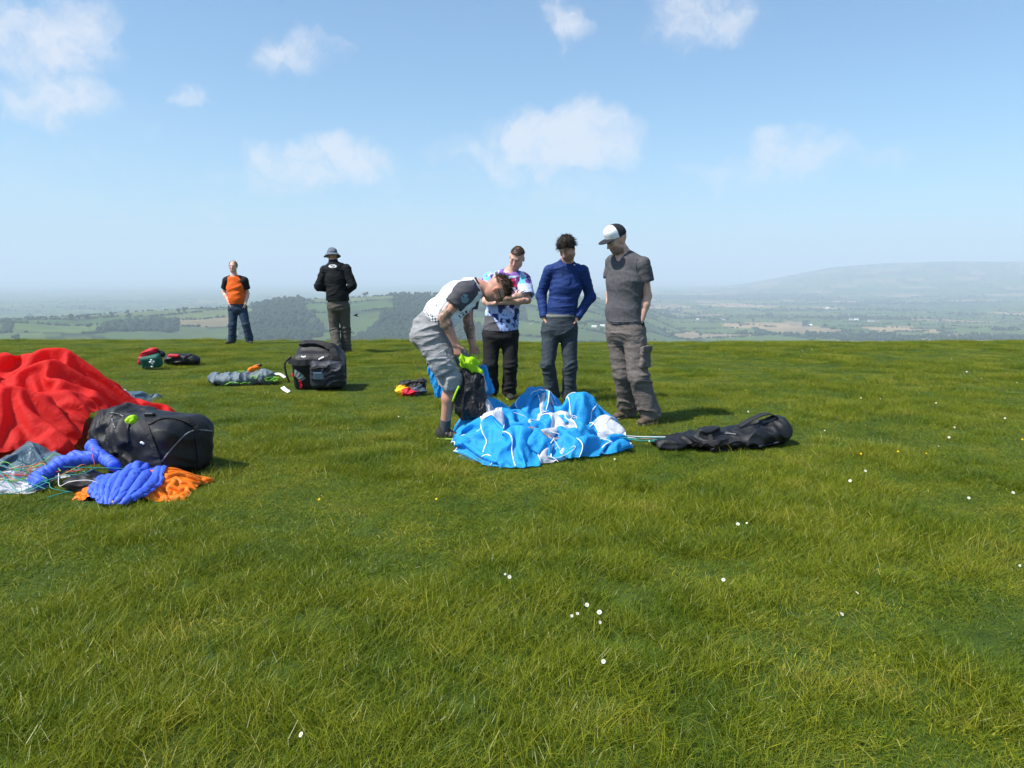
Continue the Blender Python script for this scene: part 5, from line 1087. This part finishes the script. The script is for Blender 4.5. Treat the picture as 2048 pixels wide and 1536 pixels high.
def trekking_pack():
    g = gz(-2.42, 9.35); root = empty("rucksack", (-2.42, 9.35, g)); tag(root, "large black and grey rucksack with red trim standing near the bucket-hat person", "rucksack")
    V = Vol((-3.0, 8.9, g - .05), (-1.85, 9.9, g + .75), .0095); B = np.array([(1, .05, 0), unit((-.05, 1, .18)), unit((0, -.18, 1))])
    V.box((-2.43, 9.42, g + .23), (.315, .23, .26), B, r=.13, k=0); V.seg((-2.60, 9.42, g + .47), (-2.28, 9.42, g + .47), .1, k=.06); V.wrinkle(lambda x, y, z: .02 * (fbm(x * 6, y * 6, z * 6, 3) - .5)); V.plane((0, 0, g), (0, 0, -1)); V.obj("main_compartment", G['bag'], root)
    W = Vol((-2.75, 8.9, g - .02), (-1.95, 9.6, g + .5), .008); W.box((-2.26, 9.16, g + .20), (.205, .10, .15), B, r=.06, k=0); W.seg((-2.42, 9.12, g + .33), (-2.12, 9.12, g + .32), .045, k=.03); W.wrinkle(folds(.016, 6, 12, 3.)); W.plane((0, 0, g), (0, 0, -1)); pk = W.obj("front_pocket", G['bag_blue'], root)
    h = surf(W, 638, 752)
    if h: X = Vol(h[0] - .12, h[0] + .12, .006); X.box(h[0], (.066, .010, .048), B, r=.008, k=0); X.obj("clear_window", M['clear'], pk)
    strap_on(V, [(566, 735), (572, 712), (584, 697), (603, 690), (626, 689), (648, 691), (664, 702), (672, 722)], "shoulder_strap", G['strap'], root, .075, .012, 26, .03)
    strap_on(V, [(583, 722), (600, 726), (622, 724), (645, 725), (664, 716)], "lid_strap", G['strap'], root, .07, .012, 22, .03); strap_on(W, [(613, 745), (622, 737), (648, 735), (672, 745)], "pocket_zip", G['strap'], pk, .03, .004, 20, .012)
    for a in ([(573, 720), (578, 705), (584, 715)], [(590, 745), (600, 752), (606, 760)]): strap_on(V, a, "grey_panel", G['panel_grey'], root, .085, .003, 14, .006)
    strap_on(V, [(573, 738), (580, 744), (590, 752)], "red_trim", G['rednylon'], root, .03, .008, 12); strap_on(V, [(600, 760), (603, 768), (602, 775)], "red_trim", G['rednylon'], root, .03, .008, 12)
    for a in ([(604, 716), (609, 717), (613, 716)], [(638, 720), (644, 718), (649, 716)], [(630, 733), (636, 733), (643, 733)]): strap_on(V, a, "white_trim", G['whitep'], root, .016, .045, 8) or strap_on(W, a, "white_trim", G['whitep'], root, .016, .02, 8)
    Vv, Ff = band([(-2.80, 9.05, g + .06), (-2.76, 9.0, g + .04), (-2.70, 8.98, g + .01)], [(0, -.6, 1)] * 3, .05, .004); mesh_obj("white_label", Vv, Ff, G['whitep'], root, smooth=False)
    for s in (-1, 1): mesh_obj("buckle_strap", *tube(spline([(-2.42 + s * .30, 9.2, g + .42), (-2.42 + s * .37, 9.16, g + .34), (-2.42 + s * .36, 9.17, g + .2), (-2.42 + s * .33, 9.18, g + .1)], 12), .012, 6), G['strap'], root)
    FOOT.append((-2.42, 9.4, .33, .25))
def first_aid():
    g = gz(-5.4, 11.2); root = empty("first_aid_bag", (-5.4, 11.2, g)); tag(root, "green first aid pouch with white cross and red straps on the grass", "first aid bag")
    B = np.array([unit((1, .1, .12)), unit((-.1, 1, .35)), unit((-.12, -.35, 1))]); c = V3(-5.44, 11.25, g + .125)
    V = vol_around([c], .3, .009); V.box(c, (.15, .075, .10), B, r=.05, k=0); V.wrinkle(lambda x, y, z: .012 * (fbm(x * 9, y * 9, z * 9, 2) - .5)); V.plane((0, 0, g), (0, 0, -1)); V.obj("pouch", G['green'], root)
    f = c - B[1] * .082 + B[0] * .04 + B[2] * .02
    for hx, hz in ((.042, .014), (.014, .042)): W = vol_around([f], .08, .005); W.box(f, (hx, .008 + (hx < .02) * .002, hz), B, r=.003, k=0); W.obj("white_cross", G['whitep'], root)
    f = c - B[1] * .083 + B[0] * .02 - B[2] * .055; W = vol_around([f], .08, .005); W.box(f, (.02, .006, .012), B, r=.004, k=0); W.obj("white_label", G['whitep'], root)
    V = vol_around([c], .35, .009); V.seg(c + (-.17, .0, -.02), c + (-.09, -.01, .10), .035, .05, k=.03); V.seg(c + (-.09, -.01, .10), c + (.05, .03, .17), .05, .035, k=.03); V.wrinkle(folds(.02, 9, 14, 2.)); V.obj("red_flap", G['rednylon'], root)
    V = vol_around([c], .35, .009); V.seg(c + (.0, .06, .15), c + (.13, .08, .10), .04, .05, k=.03); V.obj("black_strap", G['bag'], root); FOOT.append((-5.37, 11.25, .16, .1))
    g = gz(-5.3, 11.75); root = empty("black_pouch", (-5.17, 11.7, g)); tag(root, "low black pouch lying against the green first aid pouch", "pouch"); V = vol_around([(-5.17, 11.75, g + .08)], .38, .009); V.seg((-5.34, 11.7, g + .09), (-5.02, 11.75, g + .08), (.09, .09), (.1, .085), k=.03); V.seg((-5.3, 11.66, g + .15), (-5.15, 11.66, g + .13), .04, k=.03); V.wrinkle(folds(.022, 7, 10, 8.)); V.plane((0, 0, g), (0, 0, -1)); V.obj("pouch_body", G['bag'], root)
    V = vol_around([(-5.27, 11.64, g + .15)], .15, .008); V.seg((-5.33, 11.63, g + .16), (-5.2, 11.62, g + .16), .028, k=0); V.obj("red_flap", G['rednylon'], root)
def grey_sack():
    g = gz(-3.55, 9.7); root = empty("stuff_sack", (-3.55, 9.7, g)); tag(root, "half-empty grey stuff sack with green cords lying between the two pouches and rucksack", "sack"); root["label"] = "half-empty grey stuff sack with green cords lying beside the large black and grey rucksack"
    V = Vol((-4.15, 9.3, g - .03), (-2.95, 10.1, g + .35), .008); V.seg((-3.90, 9.74, g + .07), (-3.5, 9.7, g + .085), (.12, .06), (.15, .06), side=(0, 1, 0), k=.05); V.seg((-3.5, 9.7, g + .085), (-3.22, 9.74, g + .10), (.14, .06), (.13, .085), side=(0, 1, 0), k=.06); V.wrinkle(folds(.032, 6, 13, 4., axis=(1, .2, .3))); V.plane((0, 0, g), (0, 0, -1)); V.obj("sack_body", G['dgrey'], root, 1)
    for a, sd in (([(450, 768), (465, 764), (480, 766), (500, 765)], 1), ([(500, 757), (507, 752), (513, 757), (520, 748)], 2), ([(474, 745), (480, 742), (487, 744), (494, 741)], 3)): pipe_on(V, a, "cord", CORD['green'], root, .006, .012)
    V2 = vol_around([(-3.36, 9.75, g + .22)], .15, .007); V2.seg((-3.42, 9.74, g + .19), (-3.33, 9.75, g + .235), .03, .024, k=0); V2.wrinkle(folds(.012, 12, 18, 2.)); V2.obj("orange_tab", G['orange'], root); V2 = vol_around([(-3.32, 9.75, g + .25)], .12, .007); V2.seg((-3.35, 9.76, g + .25), (-3.29, 9.75, g + .255), .02, k=0); V2.obj("toggle", M['black_plastic'], root)
    mesh_obj("paper_label", *band(spline([(-3.13, 9.78, g + .13), (-3.06, 9.78, g + .135), (-2.98, 9.76, g + .09)], 8), [(0, -.4, 1)] * 9, .045, .003), G['whitep'], root, smooth=False)
    rg = np.random.default_rng(2)
    for k in range(4): mesh_obj("cord", *tube(spline([(-3.1 + rg.uniform(-.1, .12), 9.62 + rg.uniform(-.08, .1), g + .06 + rg.uniform(0, .06)) for _ in range(5)], 24), .005, 5), CORD['green'], root)
    FOOT.append((-3.55, 9.72, .42, .14))
def small_bundle():
    g = gz(-1.2, 8.8); root = empty("gear_bundle", (-1.2, 8.8, g)); tag(root, "small yellow, red and black bundle alone on the grass near the bending person", "bundle")
    for nm, mt, a, b, r, sd in (("yellow_cover", 'yellow', (-1.32, 8.78, .07), (-1.24, 8.75, .05), .048, 1.), ("red_cover", 'rednylon', (-1.25, 8.72, .045), (-1.16, 8.71, .04), .042, 2.), ("black_cover", 'bag', (-1.28, 8.86, .10), (-1.08, 8.84, .115), .055, 3.), ("blue_grey_cover", 'bluegrey', (-1.13, 8.75, .055), (-1.07, 8.76, .07), .05, 4.), ("black_cover", 'bag', (-1.1, 8.84, .12), (-1.07, 8.82, .15), .04, 5.)):
        a = V3(*a) + (0, 0, g); b = V3(*b) + (0, 0, g); V = vol_around([a, b], .12, .0065); V.seg(a, b, r, k=0); V.wrinkle(folds(.024, 12, 20, sd)); V.plane((0, 0, g), (0, 0, -1)); V.obj(nm, G[mt], root)
    FOOT.append((-1.19, 8.78, .14, .1))
def harness_bag():
    g = gz(1.7, 6.0); root = empty("harness_bag", (1.7, 6.0, g)); tag(root, "flat black harness bag lying on the grass, joined to the blue canopy by lines", "bag")
    V = Vol((1.0, 5.65, g - .03), (2.5, 6.45, g + .42), .0078); V.seg((1.18, 5.95, g + .045), (1.58, 5.98, g + .06), (.10, .028), (.16, .05), side=(0, 1, 0), k=.04); V.seg((1.58, 5.98, g + .06), (1.95, 6.06, g + .07), (.16, .05), (.17, .065), side=(0, 1, 0), k=.05); V.seg((1.95, 6.06, g + .07), (2.20, 6.12, g + .10), (.17, .065), (.13, .105), side=(0, 1, 0), k=.05); V.seg((1.5, 5.93, g + .10), (1.66, 5.97, g + .11), .035, .04, k=.04)
    V.wrinkle(folds(.034, 5, 8, 3.4, axis=(.6, .1, .8))); V.plane((0, 0, g), (0, 0, -1)); V.obj("bag_body", G['bag'], root, 1)
    hd = spline([(1.86, 6.03, g + .16), (1.98, 6.04, g + .225), (2.09, 6.06, g + .26), (2.18, 6.08, g + .235), (2.21, 6.09, g + .16)], 20); mesh_obj("handle", *band(hd, np.cross(np.gradient(hd, axis=0), (0, 1, 0)) * -1, .05, .008), G['strap'], root)
    hd2 = hd + (.01, .09, -.01); mesh_obj("handle", *band(hd2, np.cross(np.gradient(hd2, axis=0), (0, 1, 0)) * -1, .05, .008), G['strap'], root)
    strap_on(V, [(1370, 898), (1400, 888), (1440, 885), (1480, 880)], "strap", G['strap'], root, .04, .006); strap_on(V, [(1418, 868), (1424, 885), (1430, 903)], "strap", G['strap'], root, .035, .008); pipe_on(V, [(1450, 868), (1462, 868), (1472, 870)], "piping", G['piping'], root, .005, .006, 10)
    pipe_on(V, [(1440, 900), (1480, 898), (1520, 892), (1556, 884)], "piping", G['bag_blue'], root, .008, .004)
    lr = empty("suspension_lines", (1.0, 6.05, gz(1., 6.05))); tag(lr, "thin teal and white lines running from the blue canopy to the black harness bag", "cords"); rg = np.random.default_rng(4)
    for k in range(9):
        a = V3(.80 + rg.uniform(-.1, .05), 6.02 + rg.uniform(-.12, .1), g + .10); b = V3(1.24, 5.95, g + .07) + rg.normal(0, .012, 3); m = (a + b) / 2 + V3(0, rg.normal(0, .03), -.02 + rg.normal(0, .008)); mesh_obj("line", *tube(spline([a, m, b], 14), .0028, 4), CORD[('teal', 'white', 'teal', 'green', 'teal', 'red')[k % 6]], lr)
    FOOT.append((1.72, 6.02, .48, .14))
def held_bag():
    root = empty("inner_bag", onground((-.38, 6.25), 0)); tag(root, "black inner bag with lime green mouth held up by the bending person", "bag"); Y = 6.2
    V = vol_around([PX(935, 735, Y), PX(948, 815, Y)], .2, .0062); V.seg(PX(931, 742, Y), PX(941, 770, Y), (.07, .04), (.10, .07), side=(1, 0, 0), k=.04); V.seg(PX(941, 770, Y), PX(944, 812, Y), (.10, .07), (.13, .12), side=(1, 0, 0), k=.05); V.wrinkle(folds(.026, 15, 5, 4.)); V.obj("bag_body", G['black'], root, 1)
    V = vol_around([PX(928, 718, Y - .03), PX(962, 748, Y)], .12, .0055); V.seg(PX(923, 717, Y - .04), PX(955, 727, Y + .02), (.030, .022), (.032, .02), k=.02); V.seg(PX(934, 724, Y - .03), PX(958, 743, Y - .02), (.05, .03), (.022, .02), k=.03); V.seg(PX(945, 722, Y + .02), PX(948, 712, Y + .1), .02, .014, k=.02); V.wrinkle(folds(.018, 14, 10, 7.)); V.obj("mouth", G['lime'], root, 1)
    mesh_obj("lime_edge", *band(spline([PX(918, 772, Y - .1), PX(911, 787, Y - .12), PX(905, 803, Y - .13)], 10), [(0, -1, 0)] * 11, .016, .004), G['lime'], root)
blue_canopy(); red_canopy(); small_sheets(); black_rucksack(); quilted_jacket(); line_tangle(); trekking_pack(); first_aid(); grey_sack(); small_bundle(); harness_bag(); held_bag()
# ------------------------------------------------------------------ flowers in the turf
def flower_kinds():
    def disc(n, r0, r1, z0, z1, cup):
        V = []; F = []
        for k in range(n):
            a = 2 * math.pi * k / n; w = math.pi / n * .85; b = len(V)
            V += [(r0 * math.cos(a), r0 * math.sin(a), z0), (r1 * .7 * math.cos(a - w), r1 * .7 * math.sin(a - w), z0 + cup * .6), (r1 * math.cos(a), r1 * math.sin(a), z0 + cup), (r1 * .7 * math.cos(a + w), r1 * .7 * math.sin(a + w), z0 + cup * .6)]; F.append((b, b + 1, b + 2, b + 3))
        return V, F
    def mk(nm, V, F, m):
        me = bpy.data.meshes.new(nm); me.from_pydata([tuple(map(float, v)) for v in V], [], F); me.materials.append(m); return me
    wm = fabric('daisy_petal', (.80, .80, .78), .7, .05); ym = fabric('buttercup_petal', (.85, .55, .01), .35, .05); st = fabric('flower_stem', (.07, .13, .025), .6); cm = fabric('daisy_eye', (.75, .48, .02), .8)
    V, F = tube([(0, 0, -.10), (.004, 0, -.05), (0, 0, 0)], .0013, 5); stem = mk("stem", V, F, st)
    V, F = disc(14, .003, .0125, .001, .004, .003); petals = mk("petals", V, F, wm)
    bm = bmesh.new(); bmesh.ops.create_icosphere(bm, subdivisions=1, radius=.0045); [setattr(v.co, 'z', v.co.z * .5 + .003) for v in bm.verts]; eye = bpy.data.meshes.new("flower_eye"); bm.to_mesh(eye); bm.free(); eye.materials.append(cm)
    V, F = disc(5, .001, .0125, .001, .004, .006); cup = mk("petals", V, F, ym)
    return stem, petals, eye, cup
STEM, PETALS, EYE_, CUP = flower_kinds()
def ground_at(px, py):
    d = PX(px, py, 1.0) - V3(0, 0, EYE); t = EYE / -d[2]; p = V3(d[0] * t, d[1] * t); return p
rgf = random.Random(9)
def flower(px, py, kind):
    x, y = ground_at(px, py + 6); h = rgf.uniform(.075, .10) if kind == 'daisy' else rgf.uniform(.08, .12)
    root = empty(kind, (x, y, gz(x, y) + h)); root.rotation_euler = (rgf.uniform(.5, 1.0), rgf.uniform(-.3, .3), rgf.uniform(-.7, .7)); s = rgf.uniform(.5, .9); root.scale = (s, s, s)
    for nm, me in ([("stem", STEM), ("petals", PETALS), ("flower_eye", EYE_)] if kind == 'daisy' else [("stem", STEM), ("petals", CUP)]):
        o = bpy.data.objects.new(nm, me); COL.objects.link(o); o.parent = root
    if kind == 'daisy': tag(root, "small white daisy standing in the hilltop grass", "daisy", "white daisies scattered in the grass")
    else: tag(root, "small yellow buttercup standing in the hilltop grass", "buttercup", "yellow buttercups scattered in the grass")
for p in [(1010, 1183), (1019, 1189), (1173, 1240), (1198, 1257), (1199, 1284), (1143, 1266), (1154, 1261), (1206, 1373), (1445, 1192), (2036, 1158), (605, 1515), (1601, 721), (1742, 740), (1932, 751), (1937, 754), (1962, 764), (2032, 773), (1759, 807), (1721, 807), (1871, 816), (1907, 867), (1896, 890), (1729, 958), (1699, 975), (1875, 908), (1474, 1072), (1492, 1072), (1935, 1017), (2023, 1009), (1648, 880), (2008, 851), (1902, 721), (1680, 1268), (1710, 1230)]: flower(*p, 'daisy')
for k in range(9):
    px, py = rgf.uniform(60, 2040), 690 + 260 * rgf.random() ** 1.7; x, y = ground_at(px, py)
    if all(((x - a) / b_) ** 2 + ((y - b) / c) ** 2 > 1.2 for a, b, b_, c in FOOT): flower(px, py, 'daisy')
for p in [(1623, 702), (1645, 706), (1512, 708), (1438, 746), (1684, 765), (1491, 790), (1720, 933), (1794, 924), (2042, 898), (873, 1029), (227, 1037), (640, 1028), (300, 778), (1850, 930)]: flower(*p, 'buttercup')
# ------------------------------------------------------------------ far trees, hedges, woods, farms
def tree_mat(name, c):
    m, nt, b = new_mat(name); g = nd(nt, 'ShaderNodeNewGeometry'); n = nd(nt, 'ShaderNodeTexNoise', {'Vector': g.outputs['Position'], 'Scale': .25, 'Detail': 5})
    cc = ramp(nt, n.outputs['Fac'], [(.3, tuple(x * .6 for x in c)), (.7, tuple(x * 1.4 for x in c))]); nt.links.new(cc, b.inputs['Base Color']); b.inputs['Roughness'].default_value = .9; b.inputs['Specular IOR Level'].default_value = .1; return m
LEAF = tree_mat("far_foliage", (.026, .048, .016)); CON = tree_mat("conifer_foliage", (.018, .036, .016)); BARK = fabric("bark", (.06, .05, .04), .9)
ICO = None
def blob_template(sub):
    bm = bmesh.new(); bmesh.ops.create_icosphere(bm, subdivisions=sub, radius=1); V = np.array([v.co[:] for v in bm.verts]); F = np.array([[v.index for v in f.verts] for f in bm.faces]); bm.free(); return V, F
B1 = blob_template(1)
def blobs(name, x, y, rad, hgt, mat, label, cat, seed):
    rg = np.random.default_rng(seed); V0, F0 = B1; n = len(x); z = ground_z(x, y)
    j = 1 + rg.normal(0, .2, (n, len(V0), 1)); V = V0[None] * j; V[..., :2] *= rad[:, None, None]; V[..., 2] = (V[..., 2] * .55 + .4) * hgt[:, None]
    V = V + np.stack([x, y, z], -1)[:, None]; F = F0[None] + (np.arange(n) * len(V0))[:, None, None]
    o = mesh_obj(name, V.reshape(-1, 3), F.reshape(-1, 3), mat); tag(o, label, cat, kind="stuff"); return o
def countryside():
    rg = np.random.default_rng(77)
    # woods
    inv = rg.uniform(1 / 9000, 1 / 1250, 260000); r = 1 / inv; th = rg.uniform(-R(40), R(40), len(r)); x = r * np.sin(th); y = r * np.cos(th)
    m = wood_mask(x, y); xi, yi, ri = x[m], y[m], r[m]; s = rg.permutation(len(xi))[:9000]
    blobs("woodland", xi[s], yi[s], rg.uniform(5, 9, len(s)), rg.uniform(9, 16, len(s)), CON, "dark blue-green woods and plantations on the valley side", "woodland", 1)
    _, e = field_lookup(x, y); th_ = (e < 9) & ~m & (fbm(x / 120, y / 120, 3, 2) > .30); xi, yi = x[th_], y[th_]; s = rg.permutation(len(xi))[:12000]
    blobs("hedgerow", xi[s], yi[s], rg.uniform(3, 6, len(s)), rg.uniform(3.5, 8, len(s)), LEAF, "dark hedgerows dividing the fields of the valley", "hedges", 2)
    # single trees one can tell apart
    V0, F0 = blob_template(2)
    spots = [(733, .985), (792, .99), (862, .99), (872, .985), (160, .985), (176, .98), (140, .98), (225, .99), (262, .97), (372, .985), (360, .985), (407, .99), (180, .86), (262, .70), (290, .69), (470, .66), (30, .8), (70, .75), (330, .72), (385, .7), (520, .62), (655, .9), (700, .86), (1075, .8), (1170, .7), (1203, .66), (1330, .62), (1345, .6), (1390, .66), (1400, .62), (1480, .7), (1505, .75), (1815, .72), (1840, .74), (1885, .7), (1940, .62), (1955, .64), (2020, .7), (1700, .66), (1650, .7)]
    for k, (px, t) in enumerate(spots):
        rr = float(np.interp(px, RPX, RR)) * t if px < 1250 else 2600 + 1700 * (t - .58) * 4; th = math.atan((px - 1024) / 1500); x, y = rr * math.sin(th), rr * math.cos(th); z = gz(x, y); hh = rgf.uniform(13, 21)
        root = empty("field_tree", (x, y, z)); tag(root, *(("bare-looking tree on the skyline of the nearer green ridge", "tree", "trees along the ridge skyline") if (t > .96 and px < 1250) else ("rounded hedge tree on the slope below the wooded ridge", "tree", "trees on the ridge slope") if px < 1250 else ("rounded hedge tree out on the flat valley fields", "tree", "trees on the valley floor")))
        rg2 = np.random.default_rng(k); Vs = []; Fs = []; n = 0
        for q in range(6):
            c = rg2.normal(0, 1, 3) * (hh * .17, hh * .17, hh * .12) + (0, 0, hh * .62); rad = hh * rg2.uniform(.17, .28); Vq = V0 * (1 + rg2.normal(0, .16, (len(V0), 1))) * rad + c; Vs.append(Vq + (x, y, z)); Fs.append(F0 + n); n += len(V0)
        mesh_obj("crown", np.concatenate(Vs), np.concatenate(Fs), LEAF, root); mesh_obj("trunk", *tube([(x, y, z - 1), (x + .2, y, z + hh * .3), (x, y, z + hh * .55)], [hh * .035, hh * .028, hh * .016], 6), BARK, root)
    # farms
    wl = fabric("limewash", (.72, .70, .66), .9); rf = fabric("slate_roof", (.16, .15, .16), .8); rb = fabric("brick_wall", (.40, .24, .17), .9)
    farms = [(1395, 640), (1437, 638), (1448, 640), (1655, 618), (1607, 620), (1702, 640), (1712, 641), (1742, 643), (1755, 644), (1621, 652), (148, 633), (585, 672), (600, 671), (640, 672), (625, 672), (1188, 655), (1062, 650), (1935, 682), (1205, 653)]
    for k, (px, py) in enumerate(farms):
        d = PX(px, py, 1.0) - V3(0, 0, EYE); Y = np.linspace(1100, 9000, 4000); zz = ground_z(d[0] * Y, Y); hit = np.nonzero(EYE + d[2] * Y < zz)[0]
        if len(hit) == 0: continue
        Yh = Y[hit[0]]; x, y = d[0] * Yh, Yh; z = gz(x, y); sc = Yh / 3000; w, dp, hh = rgf.uniform(5, 11) * sc, 5 * sc, rgf.uniform(3.2, 4.6) * sc
        root = empty("farm_building", (x, y, z)); tag(root, *(("brick farm building on the far valley floor" if not k % 4 else "white farm building on the far valley floor", "farmhouse", "farm buildings on the valley floor") if px > 1250 else ("brick farm building on the slope below the ridge" if not k % 4 else "white farm building on the slope below the ridge", "farmhouse", "farm buildings on the ridge slope")))
        mesh_obj("wall", [(x + a * w, y + b * dp, z + c * hh) for c in (-.4, 1) for a, b in ((-1, -1), (1, -1), (1, 1), (-1, 1))] + [(x - w, y, z + hh * 1.7), (x + w, y, z + hh * 1.7)], [(0, 1, 5, 4), (1, 2, 6, 5), (2, 3, 7, 6), (3, 0, 4, 7), (4, 7, 8), (5, 9, 6)], wl if k % 4 else rb, root, smooth=False)
        e = 1.08; mesh_obj("roof", [(x - w * e, y - dp * e, z + hh * .95), (x + w * e, y - dp * e, z + hh * .95), (x + w * e, y, z + hh * 1.78), (x - w * e, y, z + hh * 1.78), (x - w * e, y + dp * e, z + hh * .95), (x + w * e, y + dp * e, z + hh * .95)], [(0, 1, 2, 3), (3, 2, 5, 4)], wl if k % 3 == 0 else rf, root, smooth=False)
countryside()
def bird():
    c = PX(712, 632, 22.0); root = empty("bird", tuple(c)); tag(root, "small dark swallow flying low past the person in the black fleece", "bird"); bm_ = fabric("dark_feather", (.012, .012, .018), .7)
    V = vol_around([c], .16, .006); V.seg(c + (-.05, 0, .02), c + (.05, 0, -.01), .017, .012, k=0); V.ell(c + (-.065, 0, .026), (.016, .014, .014), k=.01); V.seg(c + (.05, 0, -.01), c + (.10, .015, -.03), .008, .003, k=.01); V.seg(c + (.05, 0, -.01), c + (.10, -.015, -.03), .008, .003, k=.01); V.obj("body", bm_, root)
    for s in (-1, 1):
        a = c + (-.02, s * .01, .01); mesh_obj("wing", [a, a + (.045, 0, 0), a + (.06, s * .07, .045), a + (.10, s * .13, .02), a + (.02, s * .075, .055), a + (0, 0, .006), a + (.04, 0, .006), a + (.055, s * .07, .05)], [(0, 1, 2, 4), (4, 2, 3), (5, 4, 7, 6), (4, 3, 7), (0, 5, 6, 1), (1, 6, 7, 2), (0, 4, 5), (2, 7, 3)], bm_, root)
bird()
build_grass()
